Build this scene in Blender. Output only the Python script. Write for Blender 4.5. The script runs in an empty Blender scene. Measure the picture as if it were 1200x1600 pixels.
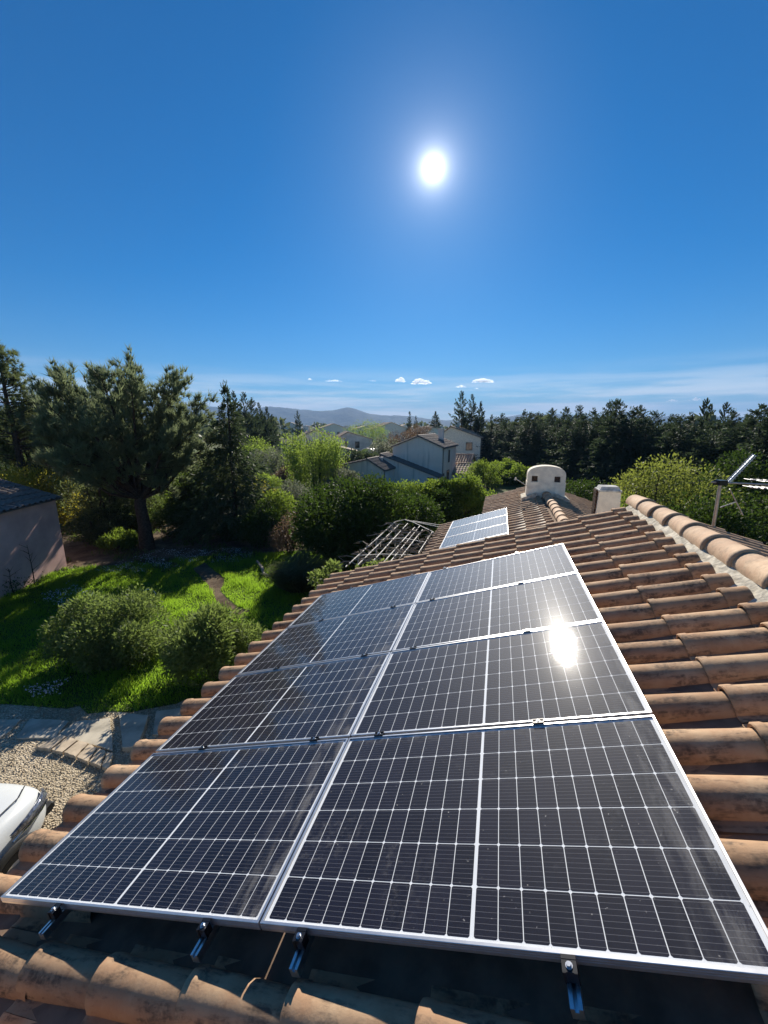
import bpy, math, random
import numpy as np
from mathutils import Vector, Matrix, Quaternion
R = math.radians
random.seed(7); rng = np.random.default_rng(7)
sc = bpy.context.scene
COL = sc.collection

# ------------------------------------------------------------------ camera
F_PX = 621.3; PITCH = R(12.178); CAM = Vector((0, 0, 5.5))
cam = bpy.data.cameras.new('camera'); cam.sensor_fit = 'VERTICAL'; cam.sensor_height = 24.0
cam.lens = 24.0*F_PX/1600.0; cam.clip_start = 0.05; cam.clip_end = 30000
camo = bpy.data.objects.new('camera', cam); COL.objects.link(camo)
camo.location = CAM; camo.rotation_euler = (R(90)-PITCH, 0, 0); sc.camera = camo

# ------------------------------------------------------------------ sky
SUN = Vector((0.09335, 0.87365, 0.47751)).normalized()
SUN_EL = math.asin(SUN.z); SUN_AZ = math.atan2(SUN.x, SUN.y)
SKY_STRENGTH = 0.05
world = bpy.data.worlds.new('World'); sc.world = world; world.use_nodes = True
nt = world.node_tree; nt.nodes.clear()
def wn(t, **k):
    n = nt.nodes.new(t)
    for a, b in k.items(): setattr(n, a, b)
    return n
L = nt.links.new
sky = wn('ShaderNodeTexSky', sky_type='NISHITA', sun_disc=False)
sky.sun_elevation = SUN_EL; sky.sun_rotation = SUN_AZ; sky.altitude = 150
sky.air_density = 1.0; sky.dust_density = 0.12; sky.ozone_density = 2.6
hsv = wn('ShaderNodeHueSaturation'); hsv.inputs['Saturation'].default_value = 1.24; tint = wn('ShaderNodeMix', data_type='RGBA', blend_type='MULTIPLY'); tint.inputs[0].default_value = 1; tint.inputs[7].default_value = (.51, .755, .985, 1)
L(sky.outputs[0], tint.inputs[6]); L(tint.outputs[2], hsv.inputs['Color'])
tc = wn('ShaderNodeTexCoord')
dot = wn('ShaderNodeVectorMath', operation='DOT_PRODUCT'); dot.inputs[1].default_value = SUN
nrm = wn('ShaderNodeVectorMath', operation='NORMALIZE'); L(tc.outputs['Generated'], nrm.inputs[0])
L(nrm.outputs[0], dot.inputs[0])
def wmath(op, a, b=None, clamp=False):
    n = wn('ShaderNodeMath', operation=op, use_clamp=clamp)
    for i, v in enumerate((a, b)):
        if v is None: continue
        if isinstance(v, (int, float)): n.inputs[i].default_value = v
        else: L(v, n.inputs[i])
    return n.outputs[0]
ang = wmath('ARCCOSINE', dot.outputs['Value'])                       # angle from the sun, radians
def lobe(width, power):                                              # circumsolar aureole
    return wmath('DIVIDE', 1.0, wmath('POWER', wmath('ADD', wmath('DIVIDE', ang, width), 1.0), power))
glow = wmath('ADD', wmath('MULTIPLY', lobe(R(1.2), 4.0), 6.5/SKY_STRENGTH), wmath('MULTIPLY', lobe(R(4.0), 3.0), 0.48/SKY_STRENGTH))
# thin cirrus low over the horizon
sep = wn('ShaderNodeSeparateXYZ'); L(nrm.outputs[0], sep.inputs[0])
mp = wn('ShaderNodeMapping'); mp.inputs['Scale'].default_value = (2.2, 2.2, 30); L(nrm.outputs[0], mp.inputs[0])
cn = wn('ShaderNodeTexNoise'); cn.inputs['Scale'].default_value = 1.6; cn.inputs['Detail'].default_value = 7; cn.inputs['Roughness'].default_value = .55
L(mp.outputs[0], cn.inputs['Vector'])
cr = wn('ShaderNodeMapRange', interpolation_type='SMOOTHSTEP'); cr.inputs['From Min'].default_value = .36; cr.inputs['From Max'].default_value = .66; L(cn.outputs['Fac'], cr.inputs['Value'])
band = wn('ShaderNodeMapRange', interpolation_type='SMOOTHSTEP'); band.inputs['From Min'].default_value = .145; band.inputs['From Max'].default_value = .02; L(sep.outputs['Z'], band.inputs['Value'])
cir = wmath('MULTIPLY', wmath('MULTIPLY', cr.outputs[0], band.outputs[0]), .85)
mixc = wn('ShaderNodeMix', data_type='RGBA'); L(cir, mixc.inputs[0]); L(hsv.outputs[0], mixc.inputs[6]); mixc.inputs[7].default_value = (14.5, 14.3, 13.8, 1)
addg = wn('ShaderNodeMix', data_type='RGBA', blend_type='ADD'); addg.inputs[0].default_value = 1
comb = wn('ShaderNodeCombineColor'); L(glow, comb.inputs[0]); L(wmath('MULTIPLY', glow, .97), comb.inputs[1]); L(wmath('MULTIPLY', glow, .95), comb.inputs[2])
L(mixc.outputs[2], addg.inputs[6]); L(comb.outputs[0], addg.inputs[7])
bg = wn('ShaderNodeBackground'); bg.inputs['Strength'].default_value = SKY_STRENGTH
L(addg.outputs[2], bg.inputs['Color'])
wo = wn('ShaderNodeOutputWorld'); L(bg.outputs[0], wo.inputs['Surface'])

# ------------------------------------------------------------------ sun, exposure
sl = bpy.data.lights.new('sun', 'SUN'); sl.energy = 4.8; sl.angle = R(0.55); sl.color = (1.0, .93, .82)
so = bpy.data.objects.new('sun', sl); COL.objects.link(so); so.rotation_mode = 'QUATERNION'
so.rotation_quaternion = SUN.to_track_quat('Z', 'Y'); so.location = (0, 0, 60)
sc.view_settings.view_transform = 'Standard'; sc.view_settings.look = 'None'
sc.view_settings.gamma = 1.0; sc.view_settings.use_curve_mapping = False; sc.view_settings.exposure = 0.88
sc.cycles.max_bounces = 7; sc.cycles.transparent_max_bounces = 8; sc.cycles.volume_bounces = 0
sc.cycles.sample_clamp_indirect = 4.0

# ------------------------------------------------------------------ pixel helpers (1200x1600 photo pixels -> directions)
cp, sp = math.cos(PITCH), math.sin(PITCH)
def ray(x, y):
    a, b = (x-600)/F_PX, (y-800)/F_PX
    return Vector((a, cp-b*sp, -b*cp-sp))
def gp(x, y, z=0.0):                       # pixel -> point on the level z
    d = ray(x, y); return CAM+d*((z-CAM.z)/d.z)
def at(x, y, Y):                           # pixel -> point at the forward distance Y
    d = ray(x, y); return CAM+d*(Y/d.y)
# roof frame: u up the slope, v along the ridge, n off the panels (fitted to the panel corners)
U = Vector((.91290759, -.2617544, .31318424)); V = Vector((.27562019, .96126662, 0)); N = Vector((-.30105356, .0863199, .94969239))
N = U.cross(V).normalized(); U = V.cross(N).normalized()
O = CAM+Vector((-.51635458, 1.24421517, -2.00254388))
def rp(u, v, n=0): return O+U*u+V*v+N*n
def rmat(u=0, v=0, n=0):
    m = Matrix.Identity(4)
    for i, a in enumerate((U, V, N)):
        for j in range(3): m[j][i] = a[j]
    m.translation = rp(u, v, n); return m
def onplane(x, y, n):
    d = ray(x, y); s = (rp(0, 0, n)-CAM).dot(N)/d.dot(N); p = CAM+d*s-O
    return p.dot(U), p.dot(V)

# ------------------------------------------------------------------ object helpers
WM = {}
def link(o, parent=None, W=None):
    COL.objects.link(o)
    W = W if W is not None else (WM[parent.name].copy() if parent else Matrix.Identity(4))
    if parent is not None:
        o.parent = parent; o.matrix_basis = WM[parent.name].inverted() @ W
    else: o.matrix_basis = W
    WM[o.name] = W; return o
def tag(o, label=None, cat=None, group=None, kind=None):
    for k, v in (('label', label), ('category', cat), ('group', group), ('kind', kind)):
        if v: o[k] = v
    return o
def empty(name, W, label, cat, group=None):
    o = bpy.data.objects.new(name, None); o.empty_display_size = .1
    if isinstance(W, (Vector, tuple)): W = Matrix.Translation(W)
    link(o, None, W); return tag(o, label, cat, group)
def obj(name, mesh, parent=None, W=None): return link(bpy.data.objects.new(name, mesh), parent, W)
def T(x, y, z, rz=0): return Matrix.Translation((x, y, z)) @ Matrix.Rotation(rz, 4, 'Z')

class MB:
    def __init__(s): s.v = []; s.f = []; s.mi = []
    def add(s, vs, fs, m=0):
        b = len(s.v); s.v += [tuple(p) for p in vs]
        for f in fs: s.f.append(tuple(i+b for i in f)); s.mi.append(m)
        return s
    def box(s, lo, hi, m=0, M=None):
        x0, y0, z0 = lo; x1, y1, z1 = hi
        vs = [Vector(p) for p in ((x0,y0,z0),(x1,y0,z0),(x1,y1,z0),(x0,y1,z0),(x0,y0,z1),(x1,y0,z1),(x1,y1,z1),(x0,y1,z1))]
        if M is not None: vs = [M @ p for p in vs]
        return s.add(vs, [(3,2,1,0),(4,5,6,7),(0,1,5,4),(1,2,6,5),(2,3,7,6),(3,0,4,7)], m)
    def prism(s, poly, z0, z1, m=0, M=None):     # polygon in xy, extruded in z
        n = len(poly); vs = [Vector((p[0], p[1], z0)) for p in poly]+[Vector((p[0], p[1], z1)) for p in poly]
        if M is not None: vs = [M @ p for p in vs]
        return s.add(vs, [tuple(range(n-1, -1, -1)), tuple(range(n, 2*n))]+[(i, (i+1) % n, n+(i+1) % n, n+i) for i in range(n)], m)
    def tube(s, pts, rad, k=6, m=0, cap=True):
        pts = [Vector(p) for p in pts]; n = len(pts); rads = rad if hasattr(rad, '__len__') else [rad]*n
        rings = []; ref = None
        for i, p in enumerate(pts):
            d = (pts[min(i+1, n-1)]-pts[max(i-1, 0)]).normalized()
            if ref is None or abs(ref.dot(d)) > .95: ref = Vector((0, 0, 1)) if abs(d.z) < .9 else Vector((1, 0, 0))
            a = d.cross(ref).normalized(); b = a.cross(d).normalized(); ref = b
            rings.append([p+(a*math.cos(2*math.pi*j/k)+b*math.sin(2*math.pi*j/k))*rads[i] for j in range(k)])
        vs = [q for r_ in rings for q in r_]
        fs = [(i*k+j, i*k+(j+1) % k, (i+1)*k+(j+1) % k, (i+1)*k+j) for i in range(n-1) for j in range(k)]
        if cap: fs += [tuple(range(k-1, -1, -1)), tuple((n-1)*k+j for j in range(k))]
        return s.add(vs, fs, m)
    def mesh(s, name, mats, smooth=None):
        me = bpy.data.meshes.new(name); me.from_pydata(s.v, [], s.f)
        for mt in (mats if isinstance(mats, (list, tuple)) else [mats]): me.materials.append(mt)
        if any(s.mi): me.polygons.foreach_set('material_index', s.mi)
        if smooth is not None:
            me.polygons.foreach_set('use_smooth', [True]*len(s.f))
            try: me.set_sharp_from_angle(angle=R(smooth))
            except Exception: pass
        me.update(); return me
def np_mesh(name, verts, k, mat, smooth=False):     # verts (F*k,3): F separate k-gons
    verts = np.asarray(verts, dtype=np.float32).reshape(-1, 3); nv = len(verts); nf = nv//k
    me = bpy.data.meshes.new(name); me.vertices.add(nv); me.vertices.foreach_set('co', verts.ravel())
    me.loops.add(nv); me.loops.foreach_set('vertex_index', np.arange(nv, dtype=np.int32))
    me.polygons.add(nf); me.polygons.foreach_set('loop_start', np.arange(0, nv, k, dtype=np.int32))
    me.polygons.foreach_set('loop_total', np.full(nf, k, dtype=np.int32))
    me.materials.append(mat); me.update(calc_edges=True); return me

# ------------------------------------------------------------------ materials
class NM:
    def __init__(s, name):
        s.m = bpy.data.materials.new(name); s.m.use_nodes = True; s.t = s.m.node_tree; s.t.nodes.clear()
        s.out = s.t.nodes.new('ShaderNodeOutputMaterial')
    def n(s, t, **k):
        x = s.t.nodes.new(t)
        for a, b in k.items(): setattr(x, a, b)
        return x
    def set(s, sock, v):
        if isinstance(v, bpy.types.NodeSocket): s.t.links.new(v, sock)
        elif isinstance(v, tuple) and len(v) == 3 and sock.type == 'RGBA': sock.default_value = (*v, 1)
        else: sock.default_value = v
    def tc(s, which='Object'): return s.n('ShaderNodeTexCoord').outputs[which]
    def map(s, vec, scale=(1,1,1), loc=(0,0,0)):
        x = s.n('ShaderNodeMapping'); s.set(x.inputs['Vector'], vec); x.inputs['Scale'].default_value = scale; s.set(x.inputs['Location'], loc); return x.outputs[0]
    def noise(s, vec, scale, detail=4, rough=.55, w=None):
        x = s.n('ShaderNodeTexNoise'); 
        if w is not None: x.noise_dimensions = '4D'; s.set(x.inputs['W'], w)
        s.set(x.inputs['Vector'], vec); x.inputs['Scale'].default_value = scale; x.inputs['Detail'].default_value = detail; x.inputs['Roughness'].default_value = rough
        return x.outputs['Fac']
    def rng(s, v, a, b, c=0., d=1., smooth=True):
        x = s.n('ShaderNodeMapRange', interpolation_type='SMOOTHSTEP' if smooth else 'LINEAR')
        s.set(x.inputs['Value'], v)
        for i, q in zip(('From Min','From Max','To Min','To Max'), (a,b,c,d)): x.inputs[i].default_value = q
        return x.outputs[0]
    def mix(s, f, a, b, blend='MIX'):
        x = s.n('ShaderNodeMix', data_type='RGBA', blend_type=blend); s.set(x.inputs[0], f); s.set(x.inputs[6], a); s.set(x.inputs[7], b); return x.outputs[2]
    def math(s, op, a, b=None, c=None):
        x = s.n('ShaderNodeMath', operation=op)
        for i, v in enumerate((a, b, c)):
            if v is not None: s.set(x.inputs[i], v)
        return x.outputs[0]
    def sep(s, v):
        x = s.n('ShaderNodeSeparateXYZ'); s.set(x.inputs[0], v); return x.outputs
    def bump(s, h, strength=.3, dist=.01):
        x = s.n('ShaderNodeBump'); s.set(x.inputs['Height'], h); x.inputs['Strength'].default_value = strength; x.inputs['Distance'].default_value = dist; return x.outputs[0]
    def pbr(s, color, rough=.7, metal=0, spec=.3, normal=None, **k):
        p = s.n('ShaderNodeBsdfPrincipled'); s.set(p.inputs['Base Color'], color); s.set(p.inputs['Roughness'], rough)
        s.set(p.inputs['Metallic'], metal); s.set(p.inputs['Specular IOR Level'], spec)
        if normal is not None: s.set(p.inputs['Normal'], normal)
        for a, b in k.items(): s.set(p.inputs[a], b)
        return p.outputs[0]
    def done(s, sh):
        s.t.links.new(sh, s.out.inputs['Surface']); return s.m
MAT = {}
def simple(name, col, rough=.7, metal=0, spec=.3, var=.25, scale=6, bump=0):
    if name in MAT: return MAT[name]
    q = NM(name); n = q.noise(q.tc(), scale, 5)
    c = q.mix(q.rng(n, .3, .7), tuple(x*(1-var) for x in col), tuple(min(1, x*(1+var)) for x in col))
    MAT[name] = q.done(q.pbr(c, rough, metal, spec, q.bump(n, bump, .02) if bump else None)); return MAT[name]

def tile_material(name, base, pale, dark, dirt=.62):
    q = NM(name); oi = q.n('ShaderNodeObjectInfo'); rnd = oi.outputs['Random']; co = q.tc()
    w = q.math('MULTIPLY', rnd, 37.0)
    n1 = q.noise(co, 7, 6, .62, w); n2 = q.noise(co, 38, 4, .6, w); n3 = q.noise(q.map(co, (1.5, 6, 6)), 3.2, 5, .65, w)
    c = q.mix(q.rng(n1, .3, .72), base, pale)
    c = q.mix(q.math('MULTIPLY', rnd, .55), c, tuple(x*.62 for x in base))
    c = q.mix(q.math('MULTIPLY', q.rng(n2, .5, .8), .35), c, tuple(x*.55 for x in base))
    lich = q.math('MULTIPLY', q.rng(n3, .46, .63), q.rng(n2, .28, .60))
    c = q.mix(q.math('MULTIPLY', lich, dirt), c, dark)
    spots = q.rng(q.noise(co, 60, 2, .5, w), .72, .78)
    c = q.mix(q.math('MULTIPLY', spots, .5), c, (.30, .29, .22))
    h = q.math('ADD', n2, q.math('MULTIPLY', n1, .6))
    MAT[name] = q.done(q.pbr(c, .82, 0, .25, q.bump(h, .28, .006))); return MAT[name]
M_TILE = tile_material('terracotta_tile', (.43, .25, .14), (.57, .395, .24), (.05, .042, .036), .78)
M_RIDGE = tile_material('terracotta_ridge', (.47, .30, .19), (.60, .44, .29), (.16, .12, .09), .4)
M_TILE_FAR = tile_material('terracotta_far', (.40, .28, .19), (.50, .38, .27), (.12, .10, .085), .4)

def mk_cell():
    q = NM('silicon_cell'); oi = q.n('ShaderNodeObjectInfo'); co = q.tc(); s = q.sep(co)
    fr = q.math('FRACT', q.math('MULTIPLY', q.math('ADD', s[1], .0815), 9/.163))
    line = q.math('LESS_THAN', q.math('ABSOLUTE', q.math('SUBTRACT', fr, .5)), .030)
    base = q.mix(oi.outputs['Random'], (.006, .0065, .013), (.011, .011, .021))
    c = q.mix(line, base, (.12, .12, .135))
    MAT['cell'] = q.done(q.pbr(c, .55, 0, .06)); return MAT['cell']
M_CELL = mk_cell()
def mk_glass():
    q = NM('solar_glass'); co = q.tc('Object'); oi = q.n('ShaderNodeObjectInfo'); w = q.math('MULTIPLY', oi.outputs['Random'], 20.)
    lw = q.n('ShaderNodeLayerWeight'); lw.inputs['Blend'].default_value = .5
    fr_ = q.math('ADD', q.math('MULTIPLY', q.math('POWER', lw.outputs['Facing'], 4.6), .95), .032)
    fine = q.noise(co, 900, 2, .5); bmp = q.bump(fine, .06, .0008)
    gl = q.n('ShaderNodeBsdfGlossy'); gl.inputs['Roughness'].default_value = .012; q.set(gl.inputs['Normal'], bmp)
    gl2 = q.n('ShaderNodeBsdfGlossy'); gl2.inputs['Roughness'].default_value = .17
    gm = q.n('ShaderNodeMixShader'); gm.inputs[0].default_value = .026; q.set(gm.inputs[1], gl.outputs[0]); q.set(gm.inputs[2], gl2.outputs[0])
    tr = q.n('ShaderNodeBsdfTransparent'); mx = q.n('ShaderNodeMixShader')
    q.set(mx.inputs[0], fr_); q.set(mx.inputs[1], tr.outputs[0]); q.set(mx.inputs[2], gm.outputs[0])
    dd = q.n('ShaderNodeBsdfDiffuse'); dd.inputs['Color'].default_value = (.55, .53, .50, 1)
    s = q.sep(co)
    n1 = q.noise(co, 2.3, 6, .6, w); n2 = q.noise(co, 30, 5, .7, w); n3 = q.noise(q.map(co, (9, 2, 1)), 2.0, 6, .65, w)
    sm = q.math('MULTIPLY', q.rng(n1, .52, .72), q.rng(n2, .45, .75))
    edge = q.math('MULTIPLY', q.rng(s[0], .60, .86), q.math('MULTIPLY', q.rng(n3, .42, .66), .30))
    edge2 = q.math('MULTIPLY', q.rng(s[1], .42, .51), q.math('MULTIPLY', q.rng(n2, .4, .68), .22))
    specks = q.math('MULTIPLY', q.rng(q.noise(co, 70, 2, .5, w), .70, .76), .40)
    f = q.math('ADD', q.math('ADD', q.math('MULTIPLY', sm, .15), .002), q.math('ADD', q.math('MULTIPLY', q.math('ADD', edge, edge2), .75), specks))
    m2 = q.n('ShaderNodeMixShader'); q.set(m2.inputs[0], f); q.set(m2.inputs[1], mx.outputs[0]); q.set(m2.inputs[2], dd.outputs[0])
    MAT['glass'] = q.done(m2.outputs[0]); return MAT['glass']
M_GLASS = mk_glass()
M_ALU = simple('anodised_aluminium', (.60, .60, .61), .34, .85, .5, .06, 30)
M_BACK = simple('white_backsheet', (.70, .72, .74), .6, 0, .1, .03, 10)
M_BLACK = simple('black_clamp', (.012, .012, .014), .35, .3, .5, .2, 40)
M_STEEL = simple('steel', (.55, .56, .58), .3, 1, .5, .1, 40)
M_MORTAR = simple('mortar', (.52, .47, .38), .95, 0, .1, .3, 14, .8)
M_RENDER = simple('white_render', (.86, .77, .62), .9, 0, .15, .12, 5, .25)

def leaf_mat(name, c1, c2, trans=.35, tint=None, rough=.6, spec=.18):
    q = NM(name); g = q.n('ShaderNodeNewGeometry'); r = g.outputs['Random Per Island']
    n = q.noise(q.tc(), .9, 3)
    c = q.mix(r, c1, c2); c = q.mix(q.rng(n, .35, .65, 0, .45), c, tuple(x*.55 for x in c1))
    orr = q.n('ShaderNodeObjectInfo').outputs['Random']
    c = q.mix(q.math('MULTIPLY', orr, .38), c, tuple(0.5*(a_+b_)*k_ for a_, b_, k_ in zip(c1, c2, (1.7, 1.25, .8))))
    p = q.pbr(c, rough, 0, spec)
    t = q.n('ShaderNodeBsdfTranslucent'); tcol = q.mix(.75, c, tint or tuple(min(1, x*2.2) for x in c2)); q.set(t.inputs['Color'], tcol)
    mx = q.n('ShaderNodeMixShader'); mx.inputs[0].default_value = trans; q.set(mx.inputs[1], p); q.set(mx.inputs[2], t.outputs[0])
    MAT[name] = q.done(mx.outputs[0]); return MAT[name]
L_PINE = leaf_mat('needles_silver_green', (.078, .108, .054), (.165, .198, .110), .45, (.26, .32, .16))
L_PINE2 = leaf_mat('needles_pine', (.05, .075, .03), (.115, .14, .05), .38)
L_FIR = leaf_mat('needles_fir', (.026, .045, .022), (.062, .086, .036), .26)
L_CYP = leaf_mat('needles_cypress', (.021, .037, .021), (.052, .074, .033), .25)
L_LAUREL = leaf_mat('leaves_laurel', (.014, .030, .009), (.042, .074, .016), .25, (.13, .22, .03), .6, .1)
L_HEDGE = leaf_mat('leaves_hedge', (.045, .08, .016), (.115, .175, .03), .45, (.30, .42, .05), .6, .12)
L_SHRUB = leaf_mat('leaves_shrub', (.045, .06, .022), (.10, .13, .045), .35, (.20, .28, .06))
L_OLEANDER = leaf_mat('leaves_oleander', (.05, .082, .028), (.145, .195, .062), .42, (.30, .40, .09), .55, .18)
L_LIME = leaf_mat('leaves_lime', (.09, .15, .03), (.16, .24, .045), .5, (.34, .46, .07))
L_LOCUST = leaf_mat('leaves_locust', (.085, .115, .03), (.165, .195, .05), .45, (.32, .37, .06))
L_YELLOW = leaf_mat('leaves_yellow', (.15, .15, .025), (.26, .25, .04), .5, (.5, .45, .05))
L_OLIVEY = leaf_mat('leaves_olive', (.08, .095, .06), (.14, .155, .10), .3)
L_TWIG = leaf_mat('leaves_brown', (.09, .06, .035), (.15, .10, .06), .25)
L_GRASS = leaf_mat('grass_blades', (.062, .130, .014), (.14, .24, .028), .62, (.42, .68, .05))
L_REED = leaf_mat('reed_blades', (.05, .065, .03), (.10, .12, .055), .3)
M_BARK = simple('bark', (.055, .040, .030), .95, 0, .1, .4, 12, .6)
M_FLOWER = simple('white_petals', (.62, .64, .68), .7, 0, .2, .1, 3)

# ------------------------------------------------------------------ vegetation builders
def norm(a): return a/np.maximum(np.linalg.norm(a, axis=-1, keepdims=True), 1e-9)
def leaves(C, dirs, length, width, fold=.0):
    """one diamond leaf at each point C, pointing along dirs"""
    n = len(C); d = norm(dirs); ref = rng.normal(size=(n, 3)); s = norm(np.cross(d, ref))
    ln = (length*rng.uniform(.65, 1.3, n))[:, None]; w = (width*rng.uniform(.7, 1.25, n))[:, None]
    nn = np.cross(d, s)
    return np.stack([C, C+d*ln*.5+s*w*.5+nn*w*fold, C+d*ln, C+d*ln*.5-s*w*.5+nn*w*fold], 1).reshape(-1, 3)
def blades(C, dirs, length, width):
    n = len(C); d = norm(dirs); s = norm(np.cross(d, rng.normal(size=(n, 3))))
    ln = (length*rng.uniform(.6, 1.3, n))[:, None]; w = (width*rng.uniform(.7, 1.3, n))[:, None]
    return np.stack([C-s*w*.5, C+s*w*.5, C+d*ln], 1).reshape(-1, 3)
def sph(n): return norm(rng.normal(size=(n, 3)))
def bush_mesh(name, rx, ry, h, nleaf, ls, lw, mat, clumps=26, up=.35, bottom=.12, ragged=.16, flat=1.0):
    """leaf crown on z 0..h made of leaf clumps"""
    d = sph(clumps*3); d = d[d[:, 2] > -.8][:clumps]; k = len(d)
    rad = rng.uniform(.62, .86, k)[:, None]
    cc = d*rad*np.array([rx, ry, h*.5])+np.array([0, 0, h*.5])
    cc = np.vstack([cc, rng.uniform(-.35, .35, (max(3, k//5), 3))*np.array([rx, ry, h])+np.array([0, 0, h*.45])])
    cr = rng.uniform(.30, .46, len(cc))*min(rx, ry, h*.5*1.2)
    idx = rng.integers(0, len(cc), nleaf); o = sph(nleaf); rr = rng.uniform(.45, 1.0, nleaf)**.6
    P = cc[idx]+o*(cr[idx]*rr)[:, None]*np.array([1.1, 1.1, flat])+rng.normal(size=(nleaf, 3))*ragged*cr[idx][:, None]
    P[:, 2] = np.clip(P[:, 2], bottom*h*rng.uniform(0, 1, nleaf), None)
    dr = o+rng.normal(size=(nleaf, 3))*.7+np.array([0, 0, up])
    return np_mesh(name, leaves(P, dr, ls, lw, .15), 4, mat)
def stems_mesh(name, rx, ry, h, n, r0, mat, lean=.6):
    b = MB()
    for i in range(n):
        a = random.uniform(0, 6.28); q = random.uniform(.3, .85)
        t = Vector((math.cos(a)*rx*q*lean, math.sin(a)*ry*q*lean, h*random.uniform(.6, .9)))
        st = Vector((math.cos(a)*rx*.12, math.sin(a)*ry*.12, -.03)); mid = st.lerp(t, .5)+Vector((random.uniform(-.1,.1)*rx, random.uniform(-.1,.1)*ry, .05*h))
        b.tube([st, mid, t], [r0, r0*.7, r0*.25], 5)
    return b.mesh(name, mat, 40)
def conifer_mesh(name, h, r, ncards, cl, cw, mat, z0=.06, power=.85, droop=.25, ragged=.25, top=1.0, lift=0.0):
    nb = max(80, ncards//26); q = rng.uniform(0, 1, nb); zz = z0+(1-z0)*(1-(1-q)**.62)
    env = np.minimum(1, (1-zz)*top+.01)**power
    lob = 1+.22*np.sin(zz*h*3.1+rng.uniform(0, 6))*rng.uniform(.5, 1, nb)
    az = rng.uniform(0, 6.283, nb); az0 = rng.uniform(0, 6.28)
    bl = r*env*lob*(1+.16*np.sin(az*2+az0))*rng.uniform(1-ragged*1.6, 1+ragged*.45, nb)
    per = ncards//nb+1; t = rng.uniform(.10, 1.0, (nb, per))**.7; ca, sa = np.cos(az)[:, None], np.sin(az)[:, None]
    rad = t*bl[:, None]; upk = np.clip((zz[:, None]-.72)/.28, 0, 1)
    dz = (lift+.12+upk*.7)*rad-droop*rad*t
    side = rng.normal(size=(nb, per))*.17*bl[:, None]*(1.1-t)
    x = ca*rad-sa*side; y = sa*rad+ca*side; z = zz[:, None]*h*.985+dz+rng.normal(size=(nb, per))*.02*r
    P = np.stack([x, y, np.maximum(z, .02*h)], -1).reshape(-1, 3)
    D = np.stack([ca*np.ones_like(t)-sa*side*1.2, sa*np.ones_like(t)+ca*side*1.2, lift-droop*1.4+upk*1.6+rng.normal(size=(nb, per))*.25], -1).reshape(-1, 3)+rng.normal(size=(nb*per, 3))*.35
    k = np.repeat(np.clip(.45+.75*bl/r, .4, 1.0), per)
    V1 = leaves(P, D, 1.0, 1.0, .1).reshape(-1, 4, 3)
    ln = (cl*k*rng.uniform(.6, 1.3, len(k)))[:, None, None]; d = norm(D)[:, None, :]
    s_ = V1[:, 1]-V1[:, 3]; s_ = norm(s_)*(cw*k*rng.uniform(.7, 1.3, len(k)))[:, None]
    C0 = P; tip = P+norm(D)*ln[:, 0]; mid = P+norm(D)*ln[:, 0]*.45
    Q = np.stack([C0, mid+s_*.5, tip, mid-s_*.5], 1)
    n2 = 60; zl = rng.uniform(.9, 1.0, n2); PL = np.c_[rng.normal(size=(n2, 2))*.03*r, zl*h]; lead = leaves(PL, np.c_[rng.normal(size=(n2, 2))*.35, np.ones(n2)], cl*.7, cw*.6)
    return np_mesh(name, np.concatenate([Q.reshape(-1, 3), lead]), 4, mat)
def trunk_mesh(name, h, r0, mat=None, bend=.15, k=9, branches=0, brl=1., zlo=.25, zhi=.95, seed=0):
    rr = random.Random(seed); b = MB(); pts = []; n = 7
    ox, oy = rr.uniform(-bend, bend), rr.uniform(-bend, bend)
    for i in range(n):
        t = i/(n-1); pts.append(Vector((ox*math.sin(t*3.0), oy*math.sin(t*2.4), t*h-.05)))
    b.tube(pts, [r0*(1.25 if i == 0 else 1)*(1-.9*i/(n-1)) for i in range(n)], k)
    for j in range(branches):
        t = rr.uniform(zlo, zhi); p = pts[min(n-2, int(t*(n-1)))].lerp(pts[min(n-1, int(t*(n-1))+1)], (t*(n-1)) % 1)
        a = rr.uniform(0, 6.28); l = brl*(1.05-t)*rr.uniform(.7, 1.1)
        e = p+Vector((math.cos(a)*l, math.sin(a)*l, l*rr.uniform(-.05, .35)))
        b.tube([p, p.lerp(e, .5)+Vector((0, 0, .04*l)), e], [r0*.22*(1.1-t), r0*.14*(1.1-t), r0*.04], 5)
    return b.mesh(name, mat or M_BARK, 50)
def tufts(P, axis, nper, length, width, spread):
    n = len(P); C = np.repeat(P, nper, 0); D = np.repeat(norm(axis), nper, 0)+rng.normal(size=(n*nper, 3))*spread
    return blades(C, D, length, width)
GC = {}
def plant(name, pos, label, cat, crown, stem=None, rz=None, s=1.0, group=None, crown_name='crown', stem_name='trunk', sz=None):
    rz = random.uniform(0, 6.28) if rz is None else rz
    W = T(pos[0], pos[1], pos[2] if len(pos) > 2 else 0, rz) @ Matrix.Diagonal((s, s, sz or s, 1))
    e = empty(name, W, label, cat, group)
    obj(crown_name, crown, e)
    if stem is not None: obj(stem_name, stem, e)
    return e

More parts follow.
